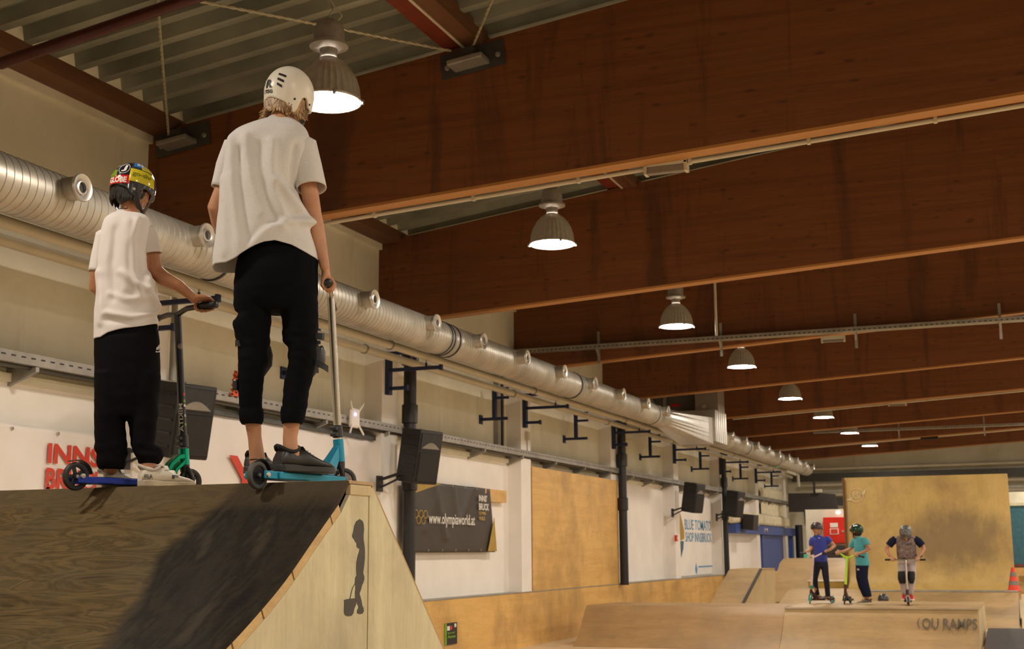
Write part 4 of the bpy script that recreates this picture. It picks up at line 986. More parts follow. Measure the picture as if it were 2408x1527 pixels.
def shoe(H,d,L,cols,parent,hs=1.,wd=1.,style='lace',name='sneaker',nrm=V(0,0,1)):
    # H : ground point under the heel, d : toe direction ; cols upper, sole, trim
    d=V(d).normalized(); lat=d.cross(nrm).normalized()
    S=[(0,.030,.060),(.06,.036,.092),(.16,.038,.088),(.28,.037,.078),(.38,.039,.088),(.46,.042,.083),(.58,.046,.066),(.72,.048,.050),(.86,.043,.042),(.95,.032,.034),(1,.015,.026)]
    rs=[]
    for s_,w,h in S:
        w*=wd*L/.28; h*=hs*L/.28; z0=.018*L/.28; c=H+d*(s_*L); n=20; ring=[]
        for k in range(n):
            t=2*PI*k/n; ct,st=math.cos(t),math.sin(t); x=w*abs(ct)**.75*(1 if ct>=0 else -1)*(1-.25*max(0,st)*(h/(.09))); z=z0+(h-z0)/2+(h-z0)/2*abs(st)**.8*(1 if st>=0 else -1); ring.append(c+lat*x+nrm*z)
        rs.append(ring)
    t=MB().rings(rs).build(name,cols[0],parent,True)
    # sole
    rs=[]
    for s_,w in ((-.01,.022),(.04,.036),(.2,.039),(.4,.038),(.6,.046),(.75,.049),(.9,.042),(.985,.025),(1.01,.012)):
        w*=wd*L/.28*1.04; c=H+d*(s_*L); hh=.026*L/.28+ (.004 if s_<.3 else 0)
        rs.append([c-lat*w,c+lat*w,c+lat*w*1.0+nrm*hh,c-lat*w*1.0+nrm*hh])
    MB().rings(rs).build('sole',cols[1],t,True,bevel=.004)
    k=L/.28
    # padded collar and tongue
    cc=H+d*(.17*L)+nrm*(.083*hs*k)
    MB().tube([cc+d*math.cos(q*PI/8)*.052*k+lat*math.sin(q*PI/8)*.033*k*wd+nrm*(.012*math.cos(q*PI/8*2)*k) for q in range(17)],.008*k,8).build('collar',cols[2],t,True)
    tb=H+d*(.40*L)+nrm*(.080*hs*k)
    MB().rings([[tb+lat*a*.022*k*wd*q[2]+d*(q[0]*L)+nrm*(q[1]*k+b*.004) for a,b in ((-1,0),(1,0),(1,1),(-1,1))] for q in ((.16,-.034,1),(.05,-.010,1.1),(-.02,.012,1.1))]).build('tongue',cols[2],t,True)
    if style=='lace':
        for i in range(5):
            c=H+d*((.44+.052*i)*L)+nrm*((.0855-.0070*i)*hs*k)
            MB().tube([c-lat*.02*k,c+nrm*.003,c+lat*.02*k],.0022*k,6).build('lace',cols[3] if len(cols)>3 else cols[2],t,True)
    else:
        for i in range(2):
            c=H+d*((.44+.13*i)*L)+nrm*((.090-.020*i)*hs*k)
            mb=MB(); pp=[]
            for q in range(7):
                a=(q/6-.5)*2; pp.append(c+lat*a*.036*k+nrm*(-.022*a*a*k+.003))
            mb.rings([[p-d*.012*k,p+d*.012*k,p+d*.012*k+nrm*.003,p-d*.012*k+nrm*.003] for p in pp]); mb.build('strap',cols[0],t,True)
    return t
def helmet(C,f,u,ax,rim,mat,parent,thick=.012,name='helmet',label=None,n=72,m=26):
    # rim(theta) = lowest height (fraction of ax z) round the head, theta 0 = right side, pi/2 = front
    R=basis_m(f,u); rs=[]
    for j in range(m+1):
        r=[]
        for k in range(n):
            th=2*PI*k/n; z1=rim(th); pol0=.02; pol1=math.acos(max(-1,min(1,z1))); ph=pol0+(pol1-pol0)*j/m
            sx=math.sin(min(ph,PI/2+.0)) if ph<PI/2 else 1-.10*(ph-PI/2)**1.0
            cz=math.cos(ph) if ph<PI/2 else -(ph-PI/2)*1.0
            r.append(C+R@V(ax[0]*sx*math.cos(th),ax[1]*sx*math.sin(th),ax[2]*cz))
        rs.append(r)
    mb=MB(); mb.rings(rs,(True,False)); o=mb.build(name,mat,parent,True,label,fix=True)
    s=o.modifiers.new('s','SOLIDIFY'); s.thickness=thick; s.offset=-1
    f2=lambda th,ph,d=.0015: C+R@V((ax[0]+d)*(math.sin(ph) if ph<PI/2 else 1-.1*(ph-PI/2))*math.cos(th),(ax[1]+d)*(math.sin(ph) if ph<PI/2 else 1-.1*(ph-PI/2))*math.sin(th),(ax[2]+d)*(math.cos(ph) if ph<PI/2 else -(ph-PI/2)))
    return o,f2
def sticker(fs,th0,th1,ph0,ph1,mat,parent,name='sticker',d=.0010,n=14,label=None,skew=0.):
    mb=MB(); rs=[]
    for i in range(n+1):
        rs.append([fs(th0+(th1-th0)*j/n,ph0+(ph1-ph0)*i/n+skew*(j/n),d) for j in range(n+1)])
    mb.rings(rs,(False,False),closed=False); o=mb.build(name,mat,parent,True,label,fix=False); s=o.modifiers.new('s','SOLIDIFY'); s.thickness=.0006; return o
def htext(txt,fs,th0,th1,phb,pht,mat,parent,d=.002,skew=0.,**k):
    return text_on('lettering',txt,lambda a,b:fs(th0+(th1-th0)*a,phb+(pht-phb)*b+skew*a,d),mat,parent,**k)
# ---------------------------------------------------------------- scooters
def wheel(C,ax,r,w,tire,core,parent,style='spoke',name='wheel'):
    ax=V(ax).normalized()
    t=MB().lathe([(r*.74,-w*.42),(r*.86,-w*.5),(r*.95,-w*.42),(r,-w*.15),(r,w*.15),(r*.95,w*.42),(r*.86,w*.5),(r*.74,w*.42),(r*.74,-w*.42)],C,ax,48).build(name,tire,parent,True)
    a=V(0,0,1); a=(a-ax*a.dot(ax)).normalized(); b=ax.cross(a)
    mb=MB(); mb.lathe([(r*.66,-w*.38),(r*.75,-w*.40),(r*.75,w*.40),(r*.66,w*.38),(r*.66,-w*.38)],C,ax,48)
    mb.lathe([(.0001,-w*.5),(r*.20,-w*.5),(r*.24,-w*.4),(r*.24,w*.4),(r*.20,w*.5),(.0001,w*.5)],C,ax,24)
    if style=='spoke':
        for k in range(5):
            q=2*PI*k/5+.3; d=a*math.cos(q)+b*math.sin(q); mb.bar(C+d*r*.2,C+d*r*.72,w*.55,r*.17,up=tuple(ax))
        mb.build('wheel_core',core,t,True)
    else:
        mb.build('wheel_core',core,t,True)
        mb=MB(); holes=[]
        N=7
        for i in range(-N,N+1):
            for s_ in (0,1):
                d=(a if s_ else b); e=(b if s_ else a); off=i*r*.095
                if abs(off)<r*.68:
                    h=math.sqrt((r*.68)**2-off*off); mb.bar(C+d*off-e*h,C+d*off+e*h,r*.035,w*.5,up=tuple(ax)) if True else None
        mb.build('mesh_core',core,t)
    MB().lathe([(.0001,-w*.62),(.007,-w*.62),(.007,w*.62),(.0001,w*.62)],C,ax,12).build('axle_bolt',M_['zinc_ring'],t,True)
    return t
def scooter(name,lbl,Rw,Fw,zd,deck_m,fork_m,stem_m,head_pts,stem_top,stem_r,clampm,bar,wm,style,r=.055,dw=.115,parentgroup=None,neck_w=.04,dh=.03):
    # Rw,Fw wheel centres ; head_pts bottom/top of head tube ; bar = (m,[(pts,radius)],[(grip a, grip b)])
    t=thing(name,lbl,'kick scooter',(Rw+Fw)/2-V(0,0,r))
    d=(Fw-Rw); d.z=0; d.normalize(); lat=V(d.y,-d.x,0); up=V(0,0,1)
    wheel(Rw,lat,r,.024,wm[0],wm[1],t,'mesh' if style=='mesh' else 'spoke','rear_wheel')
    hd=(head_pts[1]-head_pts[0]).normalized()
    a0=Rw+d*(r+.010); a1=head_pts[0]-d*.02; a0.z=a1.z=zd
    # deck : box with a rear fork
    L=(a1-a0).length; mb=MB(); mb.bar(a0+d*.02,a1-d*.015,dw,dh,up=(0,0,1)) if False else None
    R=Matrix((d,lat,up)).transposed()
    mb=MB(); mb.box((a0+a1)/2+d*.0,(L,dw,dh),R)
    dk=mb.build('deck',deck_m,t,bevel=.005)
    mb=MB(); mb.box((a0+a1)/2+up*(dh/2+.0012),(L-.02,dw*.9,.0015),R); mb.build('grip_tape',M_['box'],dk)
    for s_ in (-1,1):
        c=Rw+lat*s_*(dw/2-.008)+d*(r*.35); c.z=zd
        MB().box(c+d*.01,(r*1.5,.010,dh),R).build('dropout',deck_m,dk,bevel=.002)
        MB().lathe([(.0001,0),(.010,0),(.010,.008),(.0001,.009)],Rw+lat*s_*(dw/2-.004),lat*s_,10).build('axle_nut',M_['zinc_ring'],dk,True)
    MB().rings([[Rw+d*math.cos(q)*(r+.007)+up*math.sin(q)*(r+.007)+lat*w_ for w_ in (-.02,.02)]+[Rw+d*math.cos(q)*(r+.010)+up*math.sin(q)*(r+.010)+lat*w_ for w_ in (.02,-.02)] for q in [math.radians(g_) for g_ in range(10,115,8)]]).build('fender_brake',M_['black'],t,True)
    # neck from deck to head tube
    b0=a1-d*.10; b0.z=zd+dh/2-.004
    mid=head_pts[0].lerp(head_pts[1],.55)
    mb=MB()
    def sec(p,w,h,dr):
        n=(up-dr*up.dot(dr)).normalized(); return [p-lat*w/2-n*h/2,p+lat*w/2-n*h/2,p+lat*w/2+n*h/2,p-lat*w/2+n*h/2]
    if style=='arch':
        pts=[b0,b0.lerp(mid,.35)+up*.035,b0.lerp(mid,.7)+up*.03,mid]
        mb.rings([sec(pts[i],neck_w,.022,(pts[min(i+1,3)]-pts[max(i-1,0)]).normalized()) for i in range(4)])
        p2=[b0+d*.045,b0.lerp(head_pts[0],.55)+up*.012,head_pts[0]+hd*.02]; mb.rings([sec(p2[i],neck_w,.018,(p2[min(i+1,2)]-p2[max(i-1,0)]).normalized()) for i in range(3)])
    else:
        mb.rings([sec(b0,neck_w*1.5,.07,(mid-b0).normalized()),sec(b0.lerp(mid,.5),neck_w,.055,(mid-b0).normalized()),sec(head_pts[1]-hd*.03,neck_w*.7,.03,(mid-b0).normalized())])
    mb.build('neck',fork_m,t,True,bevel=.003)
    MB().lathe([(.001,0),(.0225,0),(.0225,(head_pts[1]-head_pts[0]).length),(.001,(head_pts[1]-head_pts[0]).length)],head_pts[0],hd,28).build('head_tube',fork_m,t,True)
    # fork and front wheel (steered with the bar)
    bd=bar[3]; bd=(bd-hd*bd.dot(hd)).normalized(); fl=bd; fwd=hd.cross(bd).normalized()
    if fwd.dot(d)<0 and abs(fwd.dot(d))>.5: fwd=-fwd
    wheel(Fw,fl,r,.024,wm[0],wm[1],t,'mesh' if style=='mesh' else 'spoke','front_wheel')
    fm=bar[4]
    crown=head_pts[0]-hd*.012
    fk=MB().lathe([(.001,-.02),(.02,-.018),(.022,.012),(.001,.012)],crown,hd,20).build('fork',fm,t,True)
    for s_ in (-1,1):
        mb=MB(); p0=crown+fl*s_*.020; p1=Fw+fl*s_*.020+up*.004
        mb.tube([p0-fl*s_*.008,p0.lerp(p1,.3)+fl*s_*.002,p1],[.011,.012,.010],10,True); mb.build('fork_leg',fm,fk,True)
    # stem, clamp, bar
    sb=head_pts[1]+hd*.005
    MB().tube([sb,sb.lerp(stem_top,.5),stem_top],stem_r,24).build('stem',stem_m,t,True)
    cl=MB().lathe([(stem_r,0),(stem_r+.006,.002),(stem_r+.006,.052),(stem_r,.054)],sb+hd*.002,hd,24).build('clamp',clampm,t,True)
    side=lat if True else lat
    for q in (.014,.04):
        c=sb+hd*q-d*(stem_r+.008); MB().box(c,(.018,.034,.016),R).build('clamp_ear',clampm,cl,bevel=.003)
    for pts,rad in bar[1]: MB().tube(pts,rad,16,True).build('handlebar',bar[0],t,True)
    for g0,g1 in bar[2]:
        n_=14; pts=[g0.lerp(g1,i/n_) for i in range(n_+1)]
        g_=MB().tube(pts,[.0165 if i%2 else .0150 for i in range(n_+1)],16).build('grip',M_['black'],t,True)
        dd=(g1-g0).normalized(); MB().lathe([(.0001,.006),(.010,.006),(.017,.002),(.017,-.006)],g1,dd,16).build('bar_end',PADS,g_,True)
    return t
def reach(A,x,y,L,far=True):
    d=ray(x,y).normalized(); w=O-A; b=d.dot(w); c=w.dot(w)-L*L; D_=max(0,b*b-c); return O+d*(-b+(math.sqrt(D_) if far else -math.sqrt(D_)))
# ================================================================== the tall rider
W1=View(690,1115,4.56); D1,L1=W1.D,W1.L
blueS=plain('teal blue anodised deck',(.015,.27,.44,1),.35,.4,var=.06); steel=plain('raw steel bar',(.50,.46,.40,1),.25,.95,var=.1,nscale=3)
Rw=W1.P(605,1118,-.12); Fw=W1.P(808,1126,.34); Fw.z=Rw.z+.004
zd=1.803
hb=W1.P(799,1087,.30); ht=W1.P(795,1034,.30)
stt=W1.P(778,697,.26)
g1=W1.P(771,665,-.04); g0=g1.lerp(stt,.45); gd=(g1-stt).normalized()
far_end=stt-(g1-stt)
sc1=scooter('kick_scooter','turquoise scooter with a silver bar, held by the tall rider',Rw,Fw,zd,blueS,blueS,steel,[hb,ht],stt,.0165,M_['black'],
  (steel,[([g1-gd*.01,stt,far_end+gd*.01],.0135)],[(g0,g1),(far_end.lerp(stt,.45),far_end)],(g1-stt),M_['black']),(plain('grey tyre',(.085,.083,.078,1),.6),M_['black']),'mesh',dw=.11)
MBt=Matrix.Identity(3)
d1=(Fw-Rw); d1.z=0; d1.normalize(); lt1=V(d1.y,-d1.x,0)
dk=[c for c in sc1.children if c.name.startswith('deck')]
pp=Rw+d1*.16+lt1*.0558; pp.z=zd-.008
text_on('lettering','APEX',flat(pp,d1*.07,V(0,0,.014)),M_['txt_white'],sc1,bold=.01)
p1=thing('person','taller rider seen from behind in a pale heather tee, black rolled joggers and white helmet','person',W1.P(690,1112,0))
# body : one surface
mb=MB()
neck=[W1.P(668,262,.05),W1.P(664,285,.03),W1.P(655,312,.0)]
chainr(mb,neck,[.050,.052,.062],20)
hf=(D1*.70+L1*.72+V(0,0,-.03)).normalized(); hu=V(0,0,1)-D1*.06+L1*.06; hu=(hu-hf*hu.dot(hf)).normalized()
HC=W1.P(680,233,.06); head(mb,HC,hf,hu,.205)
rows(W1,[(300,600,710,0,.05),(320,560,720,0,.08),(360,545,712,0,.095),(430,548,680,0,.07),(520,545,685,0,.065),(575,565,715,0,.07),(620,585,715,0,.07)],mb)
# arms
chainr(mb,[W1.P(702,348,0),W1.P(720,400,.0),W1.P(729,455,.0),W1.P(737,505,.01),W1.P(744,535,.01),W1.P(751,570,0),W1.P(759,605,-.02),W1.P(764,628,-.03)],[.034,.037,.036,.0345,.034,.030,.023,.0205],20)
grip_hand(mb,W1.P(766,640,-.03),g1-gd*.055,gd,W1.P(765,648,-.03)-(g1-gd*.05)+V(0,0,.01),.95,side=-1,br=.0165)
chainr(mb,[W1.P(562,342,.02),W1.P(543,400,.03),W1.P(522,452,.03),W1.P(507,488,.04),W1.P(515,520,.10),W1.P(530,560,.19),W1.P(545,590,.25)],[.036,.036,.035,.034,.034,.028,.022],20)
open_hand(mb,W1.P(548,596,.26),L1*.75+V(0,0,-.4)+D1*.2,D1,.95)
# legs
chainr(mb,[W1.P(598,660,0),W1.P(596,800,.0),W1.P(594,920,0),W1.P(594,985,0),W1.P(599,1030,.01),W1.P(603,1062,.02),W1.P(606,1090,.03)],[.05,.035,.032,.034,.0275,.030,.033],20)
chainr(mb,[W1.P(698,660,0),W1.P(706,800,-.02),W1.P(695,920,-.03),W1.P(687,985,-.03),W1.P(682,1030,-.03),W1.P(683,1055,-.03),W1.P(690,1085,-.02)],[.05,.035,.032,.034,.029,.031,.033],20)
me=fuse(mb,.0045,4); body1=link('body',me,SK1,p1,True)
face_bits(HC,hf,hu,.205,p1)
# shoes (on the deck)
zt=zd+.0165
H=W1.P(652,1100,-.05); H.z=zt
bsh=(plain('black leather',(.022,.022,.023,1),.38,var=.2,nscale=20),plain('black rubber sole',(.028,.028,.028,1),.5),plain('black lining',(.01,.01,.01,1),.8),plain('grey reflective lace',(.45,.45,.44,1),.3))
ft=(L1*.80+D1*.60).normalized()
shoe(W1.P(652,1100,-.06).xy.to_3d()+V(0,0,zt),ft,.275,bsh,p1,hs=1.12,wd=1.12)
shoe(W1.P(588,1100,.045).xy.to_3d()+V(0,0,zt),(L1*.40+D1*.92).normalized(),.26,bsh,p1,hs=1.0,wd=1.)
# joggers
mb=MB()
rows(W1,[(574,590,732,0,.07),(584,572,742,0,.10),(610,558,749,0,.118),(640,552,748,0,.128),(680,549,748,0,.128),(710,548,748,0,.115),(735,552,746,0,.09)],mb,32)
rows(W1,[(650,552,650,0,.10),(690,548,648,0,.105),(720,553,640,.0,.095),(740,560,637,.0,.088),(757,548,641,.0,.083),(790,552,636,.0,.078),(820,560,633,.0,.072),(850,560,632,.0,.070),(880,558,622,.0,.066),(920,560,618,.0,.060),(960,564,617,.0,.052),(975,567,616,0,.05)],mb,28)
rows(W1,[(650,648,748,0,.10),(690,648,748,0,.105),(725,652,748,-.01,.098),(750,663,748,-.01,.09),(790,662,748,-.015,.082),(803,664,747,-.015,.078),(815,676,746,-.02,.072),(850,678,744,-.02,.07),(880,672,738,-.02,.066),(920,665,728,-.025,.06),(960,664,722,-.03,.054),(975,664,718,-.03,.05)],mb,28)
me=fuse(mb,.006,3)
def wrinkle(me,amp,bands,vw):
    for v in me.vertices:
        p=v.co; q=pix(p); w=.35
        for y0,s_,g_ in bands: w+=g_*math.exp(-((q[1]-y0)/s_)**2)
        d=noise.noise(V(p.x*8,p.y*8,p.z*34))*.6+noise.noise(V(p.x*18+3,p.y*18,p.z*26+p.x*20))*.4
        v.co=p+v.normal*(d*amp*w)
wrinkle(me,.007,[(790,40,1.2),(850,30,.8),(720,35,.7),(950,40,.5)],W1)
jog=link('joggers',me,BLK,p1,True)
for vw,tab,nm in ((W1,[(962,563,619,0,.052),(972,561,621,0,.056),(990,563,620,0,.056),(998,568,616,0,.053)],0),(W1,[(958,661,721,-.03,.054),(968,659,720,-.03,.057),(988,660,716,-.03,.056),(997,663,711,-.03,.053)],0)):
    mb=MB(); rows(vw,tab,mb,32); o=mb.build('rolled_cuff',BLK,jog,True)
rows_p=lambda tab,nm,mat: rows(W1,tab,MB(),28).build(nm,mat,p1,True)
# knee pads worn over/under : front shells and loose hook-and-loop tails
k1=rows(W1,[(815,575,637,.06,.05),(835,578,642,.07,.055),(860,580,640,.07,.052),(885,590,622,.05,.04)],MB(),24).build('knee_pad',PAD,p1,True)
k2=rows(W1,[(812,690,750,.03,.055),(830,690,758,.05,.06),(855,690,755,.05,.06),(880,695,742,.03,.05),(892,700,732,.02,.04)],MB(),24).build('knee_pad',PAD,p1,True)
MB().rings([[W1.P(x,y,o)+V(0,0,s) for s in (-.014,.014)]+[W1.P(x,y,o+.005)+V(0,0,s) for s in (.014,-.014)] for x,y,o in ((730,790,-.05),(748,791,-.06),(758,792,-.06),(763,792,-.05),(757,793,-.045))]).build('hook_strap',PADS,k2,True)
MB().rings([[W1.P(x,y,o)+V(0,0,s) for s in (-.014,.014)]+[W1.P(x,y,o+.006)+V(0,0,s) for s in (.014,-.014)] for x,y,o in ((735,852,-.05),(750,856,-.06),(762,862,-.06),(772,869,-.05))]).build('hook_strap',PADS,k2,True)
MB().ell(W1.P(756,838,.04),(.012,.03,.045),14,10).build('pad_cap',PADS,k2,True)
MB().rings([[W1.P(x,y,o)+V(0,0,s) for s in (-.012,.012)]+[W1.P(x,y,o+.006)+V(0,0,s) for s in (.012,-.012)] for x,y,o in ((575,805,-.04),(561,808,-.04),(553,806,-.02),(556,812,-.02))]).build('hook_strap',PADS,k1,True)
MB().box(W1.P(556,906,-.01),(.022,.03,.045)).build('buckle',PADS,k1,bevel=.006)
# tee
T1=[(281,632,688,.035,.052),(286,618,698,.03,.062),(291,602,706,.025,.070),(299,580,716,.02,.080),(312,553,724,.012,.092),(330,538,729,.0,.104),(355,532,728,0,.112),(400,527,712,0,.118),(445,521,701,0,.120),(485,516,711,0,.122),(522,511,721,0,.124),(575,506,739,0,.126),(605,502,748,0,.128),(650,498,752,0,.13)]
def hb1(ct): # back hem by lateral position
    tab=[(-1,630),(-.7,632),(-.5,622),(-.25,600),(0,585),(.15,581),(.45,588),(.68,600),(.85,608),(1,612)]
    for (a,ya),(b,yb) in zip(tab[:-1],tab[1:]):
        if a<=ct<=b: return ya+(yb-ya)*(ct-a)/(b-a)
    return 600
hf1=lambda ct: 638-24*(ct+1)/2-2*(1-ct*ct)
F1=[([(547,325),(545,395),(552,484),(566,590)],.009,8),([(580,318),(580,366),(596,439),(618,500)],.008,8),([(639,330),(638,380),(642,455),(668,512)],.010,9),([(652,425),(675,455),(700,485),(722,524)],.010,9),
    ([(563,350),(563,430),(574,520),(586,580)],-.007,8),([(610,340),(612,420),(628,480),(650,520)],-.007,8),([(597,572),(620,545),(650,526),(700,518),(722,524)],.0075,8),([(590,560),(625,530),(660,512),(705,505)],-.004,8),
    ([(605,590),(640,560),(670,540),(655,528)],.006,7),([(530,420),(530,500),(530,600)],.006,8),([(695,345),(692,400),(697,440)],-.010,6),([(600,300),(640,296),(690,302)],.003,5)]
shirt1=tee(W1,T1,hb1,hf1,281,F1,TEE1,p1)
MB().tube([ringat(W1,281,632,688,.035,.052,48)[k%48] for k in range(49)],.0045,8).build('neckband',TEE1,shirt1,True)
sl=sleeve([W1.P(688,316,.005),W1.P(709,343,.0),W1.P(722,395,-.005),W1.P(733,444,-.01)],[.030,.062,.062,.0600],TEE1,shirt1,cuff=(V(0,0,-1)+L1*.12-D1*.25))
def cloth(mb,nm,mat,par,th=.0035):
    o=mb.build(nm,mat,par,True); s=o.modifiers.new('s','SOLIDIFY'); s.thickness=th; s.offset=-1; return o
cloth(sl,'sleeve',TEE1,shirt1)
sl=sleeve([W1.P(580,322,.0),W1.P(554,342,.01),W1.P(536,395,.025),W1.P(523,446,.03)],[.022,.050,.052,.050],TEE1,shirt1,cuff=(V(0,0,-1)-L1*.35))
cloth(sl,'sleeve',TEE1,shirt1)
# hair
mb=MB(); R=basis_m(hf,hu)
mb.ell(HC+R@V(0,-.010,.006),(.0745,.090,.092),24,16,R)
rnd=random.Random(3)
hairs=MB()
for i in range(300):
    a=rnd.uniform(-PI*1.0,PI*.06) if i%6 else rnd.uniform(-.25,.30)
    b=rnd.uniform(-.040,.0); kx=.5+.5*math.sin(a*9+b*40)
    p=HC+R@V(.074*math.cos(a),.088*math.sin(a)-.008,b); out=(R@V(math.cos(a),math.sin(a),0)).normalized(); dn=-hu
    L=rnd.uniform(.050,.070)*(1.12 if abs(math.cos(a))>.75 else .92); tw=R@V(-math.sin(a),math.cos(a),0)*(.35*math.sin(a*7+1)+rnd.uniform(-.12,.12))
    curl=.15+.75*kx*(1.2 if abs(math.cos(a))>.75 else .45)+rnd.uniform(-.1,.1)
    p1_=p+dn*L*.45+out*.004+tw*L*.1; p2_=p1_+dn*L*.35+(out*curl*.35+tw)*L*.3; p3_=p2_+(dn*.45+out*curl*.8+tw)*L*.30
    hairs.tube([p,p1_,p2_,p3_],[.0085,.0078,.0052,.0008],6)
hair=mb.build('hair',HB,p1,True); hairs.build('hair_locks',HB,hair,True)
# helmet
def rim1(th):
    # th 0 right, pi/2 front, -pi/2 back
    t=(th+PI)%(2*PI)-PI; z=-.30
    back=math.exp(-((abs(t)-PI/2)/.55)**2) if t<0 else 0
    z=-.50+.15*back
    for s in (0,PI):
        dd=min(abs(t-s),abs(t+2*PI-s),abs(t-2*PI-s)); sg=(t if s==0 else (PI-abs(t))*(1 if t>0 else -1))
        tb=sg+.42; z-=.24*math.exp(-(tb/.24)**2)      # tab behind the ear
        z+=.31*math.exp(-((sg-.05)/.25)**4)            # ear cut-out
    if t>0: z+=.06*math.exp(-((t-PI/2)/.7)**2)
    return z
HLM=plain('white helmet shell',(.76,.72,.62,1),.35,var=.03,nscale=6)
hc1=HC+hu*.018-hf*.002
h1,fs1=helmet(hc1,hf,hu,(.097,.114,.121),rim1,HLM,p1,label='white skate helmet with black vents and letters')
helmet(hc1,hf,hu,(.085,.102,.110),lambda t:rim1(t)+.05,M_['box'],h1,.01,'liner')
for th0,th1,ph in ((-1.24,-.86,1.06),(-1.22,-.92,1.27),(-1.20,-.97,1.46),(-2.25,-2.0,1.06),(-2.22,-2.02,1.27),(-2.20,-2.04,1.46)):
    sticker(fs1,th0,th1,ph-.03,ph+.06,M_['txt_black'],h1,'vent',.0012,skew=.10 if th0>-1.6 else -.10)
htext('R',fs1,-1.80,-1.40,1.60,1.29,M_['txt_black'],h1,bold=.05,skew=.02); htext('TSG',fs1,-1.82,-1.38,1.79,1.66,M_['txt_black'],h1,bold=.05,skew=.02)
htext('U',fs1,-1.95,-1.84,1.78,1.655,M_['txt_black'],h1,bold=.01)
for th,ph in ((-.42,1.93),(.36,1.93)): MB().lathe([(.0001,.002),(.0045,.002),(.005,0)],fs1(th,ph,.001),(fs1(th,ph,.01)-fs1(th,ph,0)),12).build('rivet',M_['txt_black'],h1)
def strap(parent,pts,w=.009):
    mb=MB(); rs=[]
    for i,p in enumerate(pts):
        d=(pts[min(i+1,len(pts)-1)]-pts[max(i-1,0)]).normalized(); o=(p-HCs).normalized(); s=d.cross(o).normalized(); rs.append([p-s*w,p+s*w,p+s*w+o*.0025,p-s*w+o*.0025])
    mb.rings(rs); return mb.build('chin_strap',PADS,parent,True)
HCs=HC
q=lambda x,y,z:HC+R@V(x,y,z)
for sx in (1,-1):
    strap(h1,[q(sx*.080,-.035,-.040),q(sx*.074,-.005,-.068),q(sx*.060,.035,-.100)]); strap(h1,[q(sx*.076,.045,-.040),q(sx*.070,.045,-.068),q(sx*.060,.040,-.100)])
strap(h1,[q(.060,.038,-.100),q(.03,.055,-.118),q(-.03,.055,-.118),q(-.060,.038,-.100)])
# ================================================================== the small rider
W2=View(330,1132,4.56); D2,L2=W2.D,W2.L
deckB=plain('blue deck',(.02,.05,.42,1),.35,.3,var=.25,nscale=6); green=plain('oil green fork',(.0,.30,.17,1),.25,.7,var=.4,nscale=7)
Rw=W2.P(178,1121,-.11); Fw=W2.P(447,1123,.22); Fw.z=Rw.z
hb=W2.P(434,1094,.21); ht=W2.P(432,1056,.21); stt=W2.P(417.5,740,.19)
gE=W2.P(508,716,-.05); gI=W2.P(463,722,.03); gdir=(gE-gI).normalized()
mid1=W2.P(440,726,.10)
fE=stt-(gE-stt); fE.z=gE.z; fI=stt-(gI-stt); fI.z=gI.z; fm=stt-(mid1-stt); fm.z=mid1.z
sc2=scooter('kick_scooter','black-barred scooter with green fork and blue deck, held by the smaller rider',Rw,Fw,1.801,deckB,green,PADS,[hb,ht],stt,.0165,M_['black'],
  (PADS,[([gE-gdir*.01,gI,mid1,stt,fm,fI,fE+ (gI-gE)*.05],.0125)],[(gI,gE),(fI,fE)],(gE-stt),M_['black']),(plain('black tyre',(.02,.02,.021,1),.5),M_['black']),'arch',r=.058,dw=.105,dh=.026)
hd2=(stt-ht).normalized()
axS=hd2; faceS=(-D2*.9+L2*.35).normalized(); sideS=hd2.cross(faceS).normalized()
def stemtxt(txt,t0,t1,w,mat,ang=0,**k):
    def f(a,b):
        p=ht+hd2*(t0+(t1-t0)*a); th=ang+(b-.5)*w/.0172; return p+(faceS*math.cos(th)+sideS*math.sin(th))*.0172
    return text_on('lettering',txt,f,mat,sc2,**k)
stemtxt('MIKITA',.20,.075,-.018,M_['txt_white'],-.75,bold=.01)
for k_,(tt,mm) in enumerate(((.205,M_['txt_green']),(.185,M_['txt_white']),(.14,M_['grey_metal']),(.10,M_['txt_green']),(.235,M_['txt_red']))):
    MB().rings([[ht+hd2*(tt+q_*.012)+(faceS*math.cos(th)+sideS*math.sin(th))*.0171 for th in (.15,.4,.65,.9)]for q_ in (0,1)],(False,False),closed=False).build('sticker',mm,sc2,fix=False)
MB().ell(ht+hd2*.455+faceS*.012,(.012,.012,.015),12,8).build('sticker',M_['horn'],sc2,True)
p2=thing('person','smaller rider seen from behind in a white tee, black sweatpants and stickered helmet','person',W2.P(330,1130,0))
mb=MB()
hf2=(D2*.60+L2*.80+V(0,0,-.10)).normalized(); hu2=V(0,0,1)+D2*.05+L2*.06; hu2=(hu2-hf2*hu2.dot(hf2)).normalized()
HC2=W2.P(312,449,.03); head(mb,HC2,hf2,hu2,.195)
chainr(mb,[W2.P(312,478,.02),W2.P(309,500,.01),W2.P(304,525,.0)],[.045,.046,.055],20)
rows(W2,[(515,265,345,0,.05),(535,250,352,0,.07),(580,242,350,0,.08),(660,238,350,0,.078),(740,240,352,0,.07),(790,250,345,0,.06)],mb)
chainr(mb,[W2.P(338,552,0),W2.P(355,600,.0),W2.P(365,637,.0),W2.P(385,655,-.01),W2.P(420,672,-.03),W2.P(449,696,-.035),W2.P(457,704,-.035)],[.030,.035,.035,.0325,.026,.020,.019],20)
gc2=gI.lerp(gE,.50)
grip_hand(mb,W2.P(459,700,-.035),gc2,-gdir,V(0,0,1)-L2*.25,.86,side=1,br=.0165)
chainr(mb,[W2.P(264,552,0),W2.P(240,600,.01),W2.P(229,640,.01),W2.P(225,676,.02),W2.P(240,690,.10),W2.P(262,700,.19)],[.034,.033,.031,.029,.027,.020],20)
